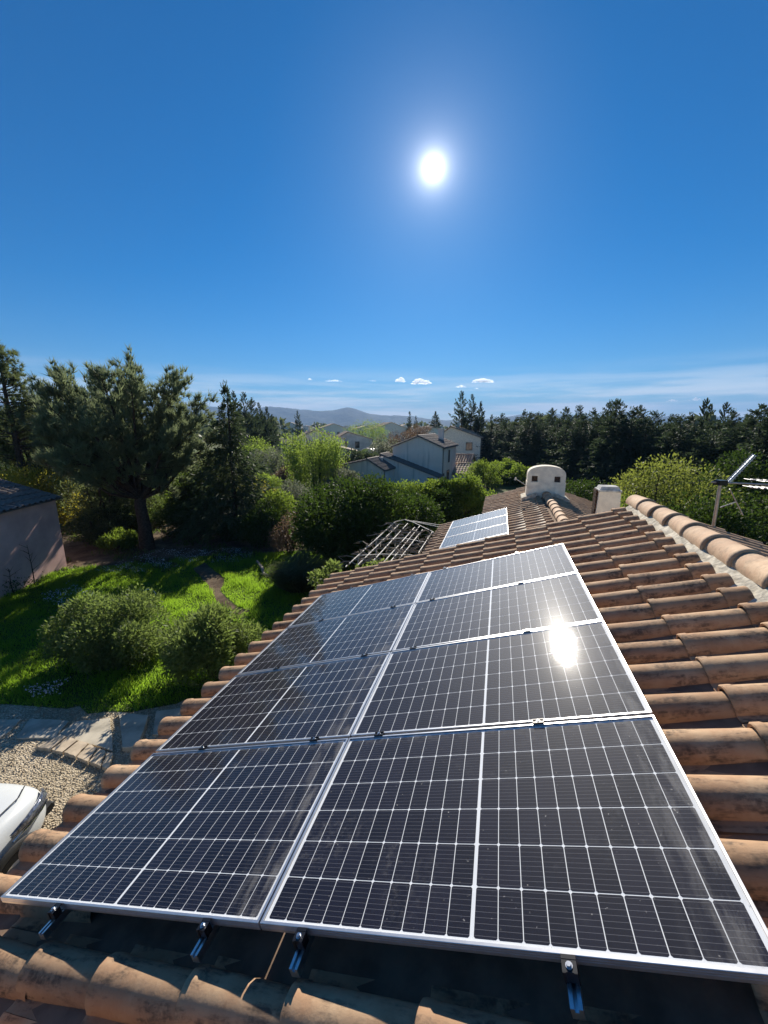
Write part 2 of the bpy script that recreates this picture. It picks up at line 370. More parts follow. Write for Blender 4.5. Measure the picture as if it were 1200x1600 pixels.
# ================================================================== SETTING: ground
def mk_ground():
    q = NM('dry_ground'); co = q.tc(); n1 = q.noise(co, .018, 6, .6); n2 = q.noise(co, .35, 6, .65); n3 = q.noise(co, 6, 4, .6)
    c = q.mix(q.rng(n1, .38, .62), (.075, .115, .03), (.14, .125, .065)); c = q.mix(q.rng(n2, .4, .7, 0, .6), c, (.05, .085, .02)); c = q.mix(q.rng(n3, .4, .8, 0, .35), c, (.16, .13, .08))
    return q.done(q.pbr(c, .95, 0, .1, q.bump(n3, .5, .05)))
def mk_soil():
    q = NM('bare_soil'); co = q.tc(); n = q.noise(co, 1.3, 7, .65); n2 = q.noise(co, 14, 5, .6)
    c = q.mix(q.rng(n, .35, .68), (.075, .05, .032), (.19, .14, .09)); c = q.mix(q.rng(n2, .45, .8, 0, .5), c, (.24, .19, .12))
    return q.done(q.pbr(c, .95, 0, .1, q.bump(n2, .8, .03)))
def mk_lawn():
    q = NM('lawn_turf'); co = q.tc(); n = q.noise(co, 1.1, 6, .65); n2 = q.noise(co, 22, 4, .6)
    c = q.mix(q.rng(n, .3, .7), (.045, .08, .012), (.085, .125, .02)); c = q.mix(q.rng(n2, .45, .75, 0, .6), c, (.02, .045, .008))
    return q.done(q.pbr(c, .9, 0, .15, q.bump(n2, 1.0, .05)))
def mk_gravel():
    q = NM('gravel'); co = q.tc(); v = q.n('ShaderNodeTexVoronoi'); q.set(v.inputs['Vector'], co); v.inputs['Scale'].default_value = 38
    n = q.noise(co, .9, 5, .6); s = q.sep(v.outputs['Color'])
    c = q.mix(s[0], (.46, .37, .25), (.72, .61, .45)); c = q.mix(q.rng(n, .35, .7, 0, .55), c, (.19, .155, .085)); c = q.mix(q.rng(v.outputs['Distance'], .35, .7, 0, .5), c, (.14, .11, .07))
    h = q.math('SUBTRACT', 1.0, v.outputs['Distance'])
    return q.done(q.pbr(c, .92, 0, .15, q.bump(h, 1.0, .02)))
def sheet(name, pts, z, mat, n=1):
    b = MB(); b.add([(p[0], p[1], z) for p in pts], [tuple(range(len(pts)))]); o = obj(name, b.mesh(name, mat)); o['kind'] = 'structure'; return o
def wobble(poly, amp=.12, sub=6):
    out = []
    for i, p in enumerate(poly):
        q_ = poly[(i+1) % len(poly)]
        for k in range(sub):
            t = k/sub; out.append((p[0]+(q_[0]-p[0])*t+random.uniform(-amp, amp)*(k > 0), p[1]+(q_[1]-p[1])*t+random.uniform(-amp, amp)*(k > 0)))
    return out
def area2(poly): return sum(poly[i][0]*poly[(i+1) % len(poly)][1]-poly[(i+1) % len(poly)][0]*poly[i][1] for i in range(len(poly)))
def ccw(poly): return poly if area2(poly) > 0 else poly[::-1]
sheet('ground', [(-5000, -500), (5000, -500), (5000, 6000), (-5000, 6000)], 0, mk_ground())
SOILP = ccw(wobble([(-22, 15.3), (-12, 14.2), (-8.3, 14.4), (-6.0, 16.2), (-3.5, 17.2), (-1.0, 17.0), (2, 18.5), (2, 24), (-22, 26)], .35))
LAWNP = ccw(wobble([(-15, 6.9), (-6.3, 6.9), (-4.2, 7.05), (-2.2, 6.9), (-.6, 7.2), (.4, 11), (.6, 16.5), (-4, 17.0), (-7.5, 16.4), (-9.3, 15.4), (-12.6, 14.9), (-15, 14.6)], .22))
GRAVP = ccw([(-16, -6), (1.5, -6), (1.5, 7.3), (-16, 7.3)])
sheet('garden_soil', SOILP, .004, mk_soil())
sheet('gravel_drive', GRAVP, .004, mk_gravel())
sheet('lawn', LAWNP, .010, mk_lawn())
pathp = [gp(320, 880), gp(352, 905), gp(345, 925), gp(372, 950), gp(392, 956), gp(368, 962), gp(338, 940), gp(326, 915), gp(300, 890)]
sheet('dirt_path', ccw(wobble([(p.x, p.y) for p in pathp], .06, 3)), .016, mk_soil())
# far hills
def hills():
    prof = [(-400,628),(-150,632),(60,628),(200,630),(275,631),(320,634),(380,639),(425,636),(445,637),(470,641),(500,642),(525,641),(540,637),(548,637),(560,641),(580,648),(600,650),(620,649),(645,651),(670,655),(700,657),(760,655),(800,650),(830,646),(870,648),(930,652),(1000,650),(1150,652),(1350,650),(1600,655)]
    b = MB(); Y0 = 3400; vs = []; xs = np.linspace(-260, 1460, 260); px = [p[0] for p in prof]; py = [p[1] for p in prof]
    rows = 9; r2 = np.random.default_rng(3)
    jit = np.convolve(r2.normal(size=268), np.ones(5)/5, 'same')[:260]*3.5
    for k in range(rows):
        t = k/(rows-1); Yk = Y0-900*(1-t)
        for i, x in enumerate(xs):
            top = at(x, np.interp(x, px, py), Y0); f = math.sin(t*math.pi/2)**1.2
            z = (max(8, top.z)+jit[i])*f-3*(1-t)+ (math.sin(x*.11+k*1.7)*9+math.sin(x*.31-k*2.3)*5)*(t*(1-t)*3)
            vs.append((at(x, 660, Yk).x, Yk, z))
    n = len(xs); fs = [(k*n+i, k*n+i+1, (k+1)*n+i+1, (k+1)*n+i) for k in range(rows-1) for i in range(n-1)]
    base = len(vs)
    for i, x in enumerate(xs): vs.append((at(x, 660, Y0).x, Y0+1200, -3))
    fs += [((rows-1)*n+i, (rows-1)*n+i+1, base+i+1, base+i) for i in range(n-1)]
    q = NM('wooded_hill'); nn = q.noise(q.tc(), .012, 6, .7)
    m = q.done(q.pbr(q.mix(q.rng(nn, .35, .65), (.03, .045, .02), (.09, .095, .055)), .95, 0, .05, q.bump(nn, .6, 30)))
    o = obj('hills', b.add(vs, fs).mesh('hills', m, 60)); o['kind'] = 'structure'
hills()

# ================================================================== THE HOUSE WE STAND ON
PITCH_V = .2905; LIP0 = 2.665; EXPO = .4915
def tile_mesh(name, seed, mat, length=.56):
    rr = random.Random(seed); b = MB(); K = 9
    def prof(x, sc, lift):
        pts = [(-.1445, .004+lift), (-.118, .0+lift)]
        for j in range(K):
            a = math.pi*(1-j/(K-1)); pts.append((math.cos(a)*.094*sc, lift+.002+max(0, math.sin(a))**.95*.098*sc))
        pts += [(.118, .0+lift), (.1445, .004+lift)]
        return [(x, y, z) for y, z in pts]
    th = .013; ang = rr.uniform(-.004, .004)
    secs = [prof(0, 1.00, .012), prof(.006, 1.035, .016), prof(.045, 1.03, .0155), prof(.056, 1.0, .0125), prof(length, 1-.07*length/.56, .0125-.0245*length/.56)]
    m = len(secs[0]); vs = [p for s_ in secs for p in s_]
    fs = [(i*m+j, i*m+j+1, (i+1)*m+j+1, (i+1)*m+j) for i in range(len(secs)-1) for j in range(m-1)]
    b.add(vs, [f[::-1] for f in fs])
    inner = [(0.002, y*.88 if abs(y) < .1 else y, z-th) for _, y, z in secs[0]]
    b.add(list(secs[0])+inner, [(j, j+1, m+j+1, m+j) for j in range(m-1)])
    return b.mesh(name, mat, 50)
TILES = [tile_mesh('roof_tile', i, M_TILE) for i in range(3)]; TOPTILE = tile_mesh('roof_tile', 9, M_TILE, .175)
def lay_tiles(part, W0, crests, lips, skip, nz=-.192):
    for v in crests:
        for i, u in enumerate(lips):
            if skip(u, v): continue
            jw = W0 @ Matrix.Translation((u+random.uniform(-.008, .008), v+random.uniform(-.006, .006), nz+random.uniform(-.004, .006))) @ Matrix.Rotation(random.uniform(-.016, .016), 4, 'Z') @ Matrix.Rotation(random.uniform(-.022, .022), 4, 'X')
            obj('roof_tile', TOPTILE if i == 0 else TILES[random.randrange(3)], part, jw)
def corrugated(name, length, v0, v1, mat, pitch=.2905, expo=.49, amp=.08, seg=8, M=None, thick=.03):
    """tiled slope as one sheet: x up the slope 0..length, y along the ridge"""
    b = MB(); nr = max(1, round((v1-v0)/pitch)); ys = []; zs = []
    for r_ in range(nr):
        for j in range(seg):
            t = j/seg; y = v0+(r_+t)*(v1-v0)/nr
            z = amp*max(0, math.sin((t-.15)/.7*math.pi))**.8 if .15 < t < .85 else 0
            ys.append(y); zs.append(z)
    ys.append(v1); zs.append(0); n = len(ys); nc = max(1, round(length/expo)); vs = []; fs = []; r_ = 0
    for c in range(nc):
        for (xx, lift) in ((c, .028), (c+1, .0)):
            vs += [(xx*length/nc, y, z+lift) for y, z in zip(ys, zs)]
        fs += [(r_*n+i+1, r_*n+i, (r_+1)*n+i, (r_+1)*n+i+1) for i in range(n-1)]
        if c: fs += [((r_-1)*n+i+1, (r_-1)*n+i, r_*n+i, r_*n+i+1) for i in range(n-1)]
        r_ += 2
    b.add(vs, fs); 
    if thick: b.box((0, v0, -thick-.01), (length, v1, -.012))
    if M is not None: b.v = [tuple(M @ Vector(p)) for p in b.v]
    return b
def ridge_cap(name, mat):
    b = MB(); K = 12; secs = []
    for (y, r_, l) in ((0, .132, .006), (.008, .138, .009), (.05, .137, .008), (.062, .133, .006), (.57, .120, -.005)):
        secs.append([(math.cos(math.pi*(1-j/K))*r_, y, l+math.sin(math.pi*j/K)*r_*.88) for j in range(K+1)])
    m = K+1; b.add([p for s_ in secs for p in s_], [(i*m+j, i*m+j+1, (i+1)*m+j+1, (i+1)*m+j) for i in range(len(secs)-1) for j in range(m-1)])
    inner = [(x*.9, .001, z-.016) for x, y, z in secs[0]]
    b.add(list(secs[0])+inner, [(j+1, j, m+j, m+j+1) for j in range(m-1)])
    return b.mesh(name, mat, 50)
CAP = ridge_cap('ridge_tile', M_RIDGE)
def ridge_line(part, W0, u, n, v0, v1, j0=2.405, step=.5):
    k = math.ceil((v0-j0)/step); v = j0+k*step
    while v < v1-.1:
        obj('ridge_tile', CAP, part, W0 @ Matrix.Translation((u+random.uniform(-.008, .008), v, n)) @ Matrix.Rotation(random.uniform(-.02, .02), 4, 'Z'))
        v += step
UH = Vector((U.x, U.y, 0)).normalized()
def slope_right(u, v, n):          # frame of the far slope, origin on the ridge line
    up = Vector((-U.x, -U.y, U.z)); al = -V; nn = up.cross(al)
    m = Matrix.Identity(4)
    for i, a in enumerate((up, al, nn)):
        for j in range(3): m[j][i] = a[j]
    m.translation = rp(u, v, n); return m
V_END = 5.79; V_BEG = -2.35; RU = 3.06
house = empty('house', T(rp(0, 1, 0).x, rp(0, 1, 0).y, 0), 'house with the big brown tiled roof carrying the large solar array', 'house')
W0 = rmat()
b = MB(); b.box((-2.22, V_BEG, -.235), (RU, V_END-.03, -.185))
roof = obj('roof', b.mesh('roof_deck', simple('roof_deck', (.20, .14, .10), .9, 0, .1)), house, W0)
lips = [LIP0-EXPO*k for k in range(10)]+[-2.30]
crests = [.709+PITCH_V*k for k in range(-10, 18)]
lay_tiles(roof, W0, crests, lips, lambda u, v: -1.72 < u < 1.2 and .12 < v < 4.1 or (u > 2.6 and False))
# top tiles are cut at the mortar: mortar bed and ridge
b = MB(); rr = random.Random(4); NV = 90
vs = []
for i in range(NV):
    v = V_BEG+(V_END-.02-V_BEG)*i/(NV-1)
    for (u, n) in ((2.70, -.215), (2.80, -.165), (2.88, -.135), (2.95, -.10), (3.06, -.06)):
        vs.append((u+rr.uniform(-.02, .02), v, n+rr.uniform(-.012, .012)))
b.add(vs, [(i*5+j, i*5+j+1, (i+1)*5+j+1, (i+1)*5+j) for i in range(NV-1) for j in range(4)])
obj('mortar_bed', b.mesh('mortar_bed', M_MORTAR, 60), roof, W0)
ridge_line(roof, W0, RU, -.115, V_BEG-.1, V_END-.05)
RS = 2.6
cs = corrugated('far_slope', RS-.14, -(V_END-.02), -V_BEG, M_TILE, M=Matrix.Translation((-RS, 0, -.05)))
obj('far_slope', cs.mesh('far_slope', M_TILE, 40), house, slope_right(RU, 0, -.115))
wb = MB(); a0, a1 = V_BEG+.25, V_END-.3
def wall_prism(b, u0, u1, v0, v1, ur, n, zb=-.1):
    """house walls under a two-slope roof, world coordinates"""
    eL, eR = rp(u0, 0, n).z, rp(ur, 0, n).z-(u1-ur)*U.z
    sec = [(u0, zb), (u1, zb), (u1, eR), (ur, rp(ur, 0, n).z), (u0, eL)]
    uw = lambda u, v, z: Vector((O.x+U.x*u+V.x*v, O.y+U.y*u+V.y*v, z))
    vs = [uw(u, v0, z) for u, z in sec]+[uw(u, v1, z) for u, z in sec]; m = len(sec)
    b.add(vs, [tuple(range(m)), tuple(range(2*m-1, m-1, -1))]+[((i+1) % m, i, m+i, m+(i+1) % m) for i in range(m)])
wall_prism(wb, -1.85, 5.3, a0, a1, RU, -.25)
obj('wall', wb.mesh('wall', M_RENDER), house, Matrix.Identity(4))

# ---- lower wing behind the main gable
wing = empty('house_wing', T(rp(0, 10, 0).x, rp(0, 10, 0).y, 0), 'lower tiled wing beyond the main roof, with an arched white chimney on its ridge', 'house')
DN = -.88; W1 = rmat(0, 0, DN); WR = 2.22
b = MB(); b.box((-1.30, V_END+.06, -.235), (WR, 12.70, -.185)); b.box((.14, 12.70, -.235), (WR, 16.0, -.185))
wroof = obj('roof', b.mesh('roof_deck', MAT['roof_deck']), wing, W1)
lips2 = [1.86-EXPO*k for k in range(6)]+[-1.10, -1.385]
cr2 = [V_END+.16+PITCH_V*k for k in range(36)]; cr2 = [v for v in cr2 if v < 15.95]
lay_tiles(wroof, W1, cr2, lips2[:4]+[.10]+lips2[4:7]+[-1.385], lambda u, v: (v > 12.62 and u < .05) or (v <= 12.62 and u == .10) or (-.82 < u < .5 and 7.9 < v < 11.9) or (u < -1.2 and False))
ridge_line(wroof, W1, WR+.02, -.13, V_END+.1, 13.35); ridge_line(wroof, W1, WR+.02, -.13, 13.9, 16.1)
cs = corrugated('far_slope', 2.3, -16.0, -(V_END+.06), M_TILE, M=Matrix.Translation((-2.4, 0, -.05)))
obj('far_slope', cs.mesh('far_slope', M_TILE, 40), wing, slope_right(WR, 0, DN-.115))
wb = MB(); wall_prism(wb, -1.0, 4.2, V_END-.2, 12.4, WR, DN-.25); wall_prism(wb, .5, 4.0, 12.45, 15.7, WR, DN-.32)
obj('wall', wb.mesh('wall', M_RENDER), wing, Matrix.Identity(4))
# arched chimney with two square vents
def frame_uv(u, v, n):
    m = Matrix.Identity(4)
    for i, a in enumerate((UH, V, Vector((0, 0, 1)))):
        for j in range(3): m[j][i] = a[j]
    m.translation = rp(u, v, n); return m
CW = frame_uv(2.17, 13.42, DN-.25)
b = MB(); hw, t = .61, .25; z1, z2, zs, zt = .56, .76, .78, 1.10
tp = lambda z: hw-.03*(z/1.1)
b.box((-hw, -t, -.2), (hw, t, z1)); 
for x0, x1 in ((-hw+.012, -.46), (-.27, .25), (.44, hw-.012)): b.box((x0, -t+.006, z1), (x1, t-.006, z2))
arch = [(-hw+.012, z2), (hw-.012, z2)]+[(math.cos(a)*(hw-.012) if True else 0, zs+(math.sin(a)**.72)*(zt-zs)) for a in [math.pi*j/18 for j in range(19)]]
vs = [(x, -t+.003, z) for x, z in arch]+[(x, t-.003, z) for x, z in arch]; m = len(arch)
b.add(vs, [tuple(range(m)), tuple(range(2*m-1, m-1, -1))]+[((i+1) % m, i, m+i, m+(i+1) % m) for i in range(m)])
ch = obj('chimney', b.mesh('chimney', M_RENDER), wing, CW); ch['label'] = 'arched white chimney with two square smoke vents'
b = MB()
for s_ in (-1, 1): b.add([(s_*.75, -.42, .02), (s_*.30, -.42, .20), (s_*.30, .42, .20), (s_*.75, .42, .02), (s_*.75, -.42, -.15), (s_*.30, -.42, -.15), (s_*.3, .42, -.15), (s_*.75, .42, -.15)], [(0,1,2,3) if s_ < 0 else (3,2,1,0), (0,4,5,1), (2,6,7,3), (0,3,7,4)])
obj('mortar_skirt', b.mesh('mortar_skirt', M_MORTAR), ch, CW)
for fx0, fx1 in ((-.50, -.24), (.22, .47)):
    b = MB(); b.box((fx0, -.12, z1+.004), (fx1, .20, z2-.004)); obj('vent_shade_block', b.mesh('vent_shade_block', simple('vent_shade', (.10, .07, .055), .95, 0, .1, .5, 20)), ch, CW)  # dark brown blocks added inside so the open vents look shaded
# small square chimney
SCW = frame_uv(2.95, 8.6, DN-.35)
b = MB()
def taper(b, w0, w1, d0, d1, z0, z1, mi=0):
    b.add([(-w0,-d0,z0),(w0,-d0,z0),(w0,d0,z0),(-w0,d0,z0),(-w1,-d1,z1),(w1,-d1,z1),(w1,d1,z1),(-w1,d1,z1)], [(3,2,1,0),(4,5,6,7),(0,1,5,4),(1,2,6,5),(2,3,7,6),(3,0,4,7)], mi)
taper(b, .25, .21, .22, .19, -.3, .86)
sch = obj('chimney', b.mesh('chimney_small', M_RENDER), wing, SCW); sch['label'] = 'small tapered rendered chimney with a broken dark cap edge'
b = MB(); taper(b, .225, .225, .205, .205, .86, .90); taper(b, .20, .17, .18, .15, .90, .97)
obj('cap', b.mesh('cap', simple('chimney_cap', (.5, .49, .46), .9, 0, .1, .35, 9, .6)), sch, SCW)
b = MB(); rr = random.Random(2)
for k in range(7): z = .30+k*.085; b.box((-.262+rr.uniform(0, .012), -.12, z), (-.205, .12+rr.uniform(0, .06), z+.075))
obj('soot_patch', b.mesh('soot_patch', simple('soot', (.06, .035, .025), .95, 0, .1, .5, 20)), sch, SCW)

# ================================================================== SOLAR ARRAY
PW, PH, ROWP, COLP = 1.767, 1.038, 1.058, 1.775
def panel_meshes():
    fb = MB(); w, h, l, d = PW/2, PH/2, .0105, .035
    o1 = [(-w,-h),(w,-h),(w,h),(-w,h)]; o2 = [(-w+l,-h+l),(w-l,-h+l),(w-l,h-l),(-w+l,h-l)]; e = .0015
    o0 = [(-w+e,-h+e),(w-e,-h+e),(w-e,h-e),(-w+e,h-e)]
    vs = [(*p, -d) for p in o1]+[(*p, -e) for p in o1]+[(*p, 0) for p in o0]+[(*p, 0) for p in o2]+[(*p, -.006) for p in o2]
    fs = []
    for r_ in range(4): fs += [(r_*4+j, r_*4+(j+1) % 4, (r_+1)*4+(j+1) % 4, (r_+1)*4+j) for j in range(4)]
    # extruded grooves down the outer sides
    fb.add(vs, fs)
    for z in (-.012, -.022):
        for (x0, y0, x1, y1) in ((-w, -h-.0008, w, -h), (-w, h, w, h+.0008)): fb.box((x0, y0, z-.0015), (x1, y1, z+.0015))
    frame = fb.mesh('panel_frame', M_ALU)
    bs = MB(); bs.add([(-w+l,-h+l,-.00845),(w-l,-h+l,-.00845),(w-l,h-l,-.00845),(-w+l,h-l,-.00845)], [(0,1,2,3)]); bs.box((-w+.02, -h+.02, -.0165), (w-.02, h-.02, -.0100))
    back = bs.mesh('backsheet', M_BACK)
    gl = MB(); gl.add([(-w+l,-h+l,-.0035),(w-l,-h+l,-.0035),(w-l,h-l,-.0035),(-w+l,h-l,-.0035)], [(0,1,2,3)])
    glass = gl.mesh('glass_pane', M_GLASS)
    cx, cy, c = .0411, .0809, .0055
    poly = [(-cx+c,-cy),(cx-c,-cy),(cx,-cy+c),(cx,cy-c),(cx-c,cy),(-cx+c,cy),(-cx,cy-c),(-cx,-cy+c)]
    cb = MB(); cb.prism(poly, -.0003, 0); cell = cb.mesh('cell', M_CELL)
    grid = MB()
    pos = [((i-9.5)*.0852+(.006 if i > 9 else -.006), (j-2.5)*.1655) for i in range(20) for j in range(6)]
    for x, y in pos: grid.add([(px+x, py+y, -.0075) for px, py in poly], [tuple(range(8))])
    return frame, back, glass, cell, grid.mesh('cell_grid', simple('silicon_far', (.02, .022, .035), .55, 0, .06)), pos
FRAME, BACK, GLASS, CELL, CELLGRID, CPOS = panel_meshes()
ROWN = ['nearest row', 'second row from the near edge', 'third row from the near edge', 'farthest row']
for r_ in range(4):
    for c_ in range(2):
        W = rmat((c_-.5)*COLP+.0, (r_+.5)*ROWP-.01, 0) @ Matrix.Rotation(random.uniform(-.002, .002), 4, 'X') @ Matrix.Rotation(random.uniform(-.0015, .0015), 4, 'Y')
        e = empty('solar_panel', W, '%s solar panel of the large array, %s' % (('eave-side', 'ridge-side')[c_], ROWN[r_]), 'solar panel', 'solar panels of the large array')
        obj('frame', FRAME, e); obj('backsheet', BACK, e); obj('glass_pane', GLASS, e)
        for x, y in CPOS: obj('cell', CELL, e, W @ Matrix.Translation((x, y, -.0080)))
A2N = ['farthest', 'second farthest', 'third farthest', 'nearest, partly hidden']
for r_ in range(4):
    W = rmat(.06, 11.99-(r_+.5)*ROWP, DN)
    e = empty('solar_panel', W, '%s solar panel of the small pale array on the lower wing' % A2N[r_], 'solar panel', 'solar panels of the small array')
    obj('frame', FRAME, e); obj('backsheet', BACK, e); obj('glass_pane', GLASS, e); k = obj('cell_grid', CELLGRID, e); k['kind'] = 'stuff'
# mounting rails, clamps
RAILS = [-1.26, -.271, .215, 1.20]; RN = ['lowest rail by the eave', 'second rail up from the eave', 'third rail up from the eave', 'topmost rail by the ridge']
def rail_mesh(length):
    b = MB(); w, h = .018, .036
    sec = [(-w, -h), (w, -h), (w, 0), (.006, 0), (.006, -.012), (-.006, -.012), (-.006, 0), (-w, 0)]
    vs = [(x, 0, z) for x, z in sec]+[(x, length, z) for x, z in sec]; m = len(sec)
    b.add(vs, [(0,1,2,3,4,5,6,7), tuple(range(2*m-1, m-1, -1))]+[((i+1) % m, i, m+i, m+(i+1) % m) for i in range(m)]); return b.mesh('mounting_rail', M_STEEL)
RM = rail_mesh(4.46); RM2 = rail_mesh(4.4)
def clamp_parts(end):
    b = MB()
    if end: b.box((-.022, -.034, -.036), (.022, -.0015, .0035)); b.box((-.022, -.0015, .0008), (.022, .010, .0045)); b.box((-.022, -.036, -.040), (-.012, -.0345, .0035)); b.box((.012, -.036, -.040), (.022, -.0345, .0035))
    else: b.box((-.03, -.0165, .0008), (.03, .0165, .0045)); b.box((-.012, -.008, -.035), (.012, .008, .0008)); b.box((-.03, -.0165, .0045), (.03, -.010, .0085)); b.box((-.03, .010, .0045), (.03, .0165, .0085))
    body = b.mesh('clamp_body', M_BLACK); c = MB()
    y = -.018 if end else 0
    c.prism([(math.cos(a)*.0075, math.sin(a)*.0075+y) for a in [i*math.pi/3 for i in range(6)]], .0036 if end else .0046, .0125); c.prism([(math.cos(a)*.011, math.sin(a)*.011+y) for a in [i*math.pi/6 for i in range(12)]], .0035 if end else .0045, .006)
    return body, c.mesh('bolt', M_STEEL)
CE, CM = clamp_parts(True), clamp_parts(False)
LIPROT = Matrix.Rotation(math.pi, 4, 'Z')
for i, u in enumerate(RAILS):
    o = obj('mounting_rail', RM, None, rmat(u, -.105, -.0365)); tag(o, 'aluminium %s, its end poking out under the near panels' % RN[i], 'mounting rail', 'rails under the large array')
    b = MB(); b.box((-.0185, -.11, -.085), (.0185, -.104, -.06)); 
    for j in range(5):
        v = -.012 if j == 0 else (4*ROWP-.008 if j == 4 else j*ROWP-.010)
        W = rmat(u, v, 0) @ (LIPROT if j == 4 else Matrix.Identity(4))
        e = empty('panel_clamp', W, 'black panel clamp on the %s, %s' % (RN[i], ['at the near frame edge', 'at the first panel joint', 'at the second panel joint', 'at the third panel joint', 'at the far frame edge'][j]), 'clamp', 'clamps of the large array')
        for nm, me in zip(('clamp_body', 'bolt'), CE if j in (0, 4) else CM): obj(nm, me, e)
    # tile hooks under each rail
    for j, v in enumerate((.35, 1.5, 2.7, 3.9)):
        b = MB(); b.box((-.015, -.02, -.16), (.015, .02, -.037)); o = obj('roof_hook', b.mesh('roof_hook', M_STEEL), None, rmat(u, v, -.0365)); tag(o, 'steel hook under the %s, %s from the near edge' % (RN[i], ['first', 'second', 'third', 'fourth'][j]), 'roof hook', 'hooks under the rails')
        b2 = MB()
for i, u in enumerate((-.45, .57)):
    o = obj('mounting_rail', RM2, None, rmat(u, 7.65, DN-.0365)); tag(o, '%s rail under the small array on the lower wing' % ('lower', 'upper')[i], 'mounting rail', 'rails under the small array')

# ================================================================== TV AERIAL
pb = rp(3.75, 4.3, -.55); MASTH = 1.42
pb = at(1112, 838, 5.6); ptop = at(1126, 754, 5.55)
ae = empty('television_aerial', Matrix.Translation((pb.x, pb.y, pb.z-.9)), 'grey metal television aerial on a leaning mast behind the ridge', 'aerial')
M_GALV = simple('galvanised', (.42, .42, .42), .45, .8, .4, .2, 15)
dm = (ptop-pb)
def part_tube(name, parent, pts, r_, mat=M_GALV, k=8):
    b = MB(); b.tube(pts, r_, k); o = bpy.data.objects.new(name, b.mesh(name, mat, 50)); link(o, parent, Matrix.Identity(4)); return o
part_tube('mast', ae, [pb-dm*1.0, pb, ptop+dm*.02], .022)
hb = MB(); hb.box((-.06, -.05, -.035), (.06, .05, .035)); obj('clamp_block', hb.mesh('clamp_block', M_BLACK), ae, Matrix.Translation(ptop))
e1 = at(1179, 711, 5.5); st = ptop+Vector((.10, 0, 0))
b = MB(); dr = (e1-st).normalized(); sd_ = dr.cross(Vector((0, 1, 0))).normalized()
vs = []; wd = .026
b.tube([st, e1], .010, 6); b.tube([st+sd_*wd, e1+sd_*wd], .005, 5); b.tube([st-sd_*wd, e1-sd_*wd], .005, 5)
for i in range(12): p = st.lerp(e1, i/11); b.tube([p-sd_*wd+Vector((0, -.03, 0)), p+sd_*wd+Vector((0, .03, 0))], .004, 4)
link(bpy.data.objects.new('reflector', b.mesh('reflector', M_STEEL, 40)), ae, Matrix.Identity(4))
e2 = at(1260, 760, 5.4)
bo = part_tube('boom', ae, [ptop-(e2-ptop).normalized()*.12, e2], .012)
b = MB()
for i in range(9):
    p = (ptop+Vector((.15, 0, 0))).lerp(e2, .30+.7*i/8)
    for s_ in (-1, 1):
        b.tube([p+Vector((0, -.02, s_*.055)), p+Vector((0, .02, s_*.055))+Vector((.0, 0, 0))], .006, 5); b.tube([p+Vector((-.04, 0, s_*.055)), p+Vector((.04, 0, s_*.05))], .008, 5); b.tube([p+Vector((0, -.16, s_*.05)), p+Vector((0, .16, s_*.05))], .004, 4)
for s_ in (-1, 1): b.tube([(ptop.lerp(e2, .38))+Vector((0, 0, s_*.055)), e2+Vector((0, 0, s_*.055))], .006, 5)
link(bpy.data.objects.new('director_rods', b.mesh('director_rods', M_GALV, 40)), ae, Matrix.Identity(4))
b = MB(); pm = ptop.lerp(e2, .62); b.box((-.025, -.025, -.075), (.025, .025, .075)); obj('junction_box', b.mesh('junction_box', M_BLACK), ae, Matrix.Translation(pm))
s1 = at(1140, 764, 5.5); s2 = at(1161, 805, 5.5); s3 = at(1125, 793, 5.55); s4 = at(1151, 784, 5.5)
part_tube('stay', ae, [s1, s2], .008); part_tube('stay', ae, [s3, s4], .007)
# small aerial stub near the arched chimney
q0, q1 = at(826, 761, 13.2), at(806, 748, 13.2)
ab = empty('chimney_bracket', Matrix.Translation(q0), 'short white bracket sticking out left of the arched chimney', 'bracket')
part_tube('arm', ab, [q0+Vector((.12, .3, -.05)), q0, q1], .014, M_RENDER); part_tube('bracket_tip', ab, [q1+Vector((-.03, 0, -.05)), q1+Vector((.0, 0, .05))], .03, M_RENDER)

# ================================================================== BUILDINGS
M_PINK = simple('pink_render', (.56, .37, .33), .92, 0, .1, .14, 1.4, .3)
M_GREYR = simple('streaked_render', (.70, .64, .58), .92, 0, .1, .2, .8, .2)
def mk_streak():
    q = NM('weathered_render'); co = q.tc(); n = q.noise(q.map(co, (2.2, 2.2, .18)), 1.3, 6, .6); n2 = q.noise(co, .7, 5)
    z = q.sep(co)[2]
    c = q.mix(q.rng(n2, .3, .7), (.80, .66, .56), (.86, .73, .63)); c = q.mix(q.math('MULTIPLY', q.rng(n, .50, .72), .38), c, (.19, .19, .175))
    return q.done(q.pbr(c, .92, 0, .1))
M_STREAK = mk_streak()
M_GLASSW = simple('window_glass', (.03, .035, .04), .08, 0, .6, .1)
M_SHUT = simple('brown_shutter', (.13, .10, .085), .6, 0, .3, .2)
M_TF2 = tile_material('terracotta_grey', (.20, .155, .13), (.30, .24, .20), (.06, .055, .05), .6)
def walls(name, parent, W, poly, h, mat): b = MB(); b.prism(ccw(poly), -.2, h); return obj(name, b.mesh(name, mat), parent, W)
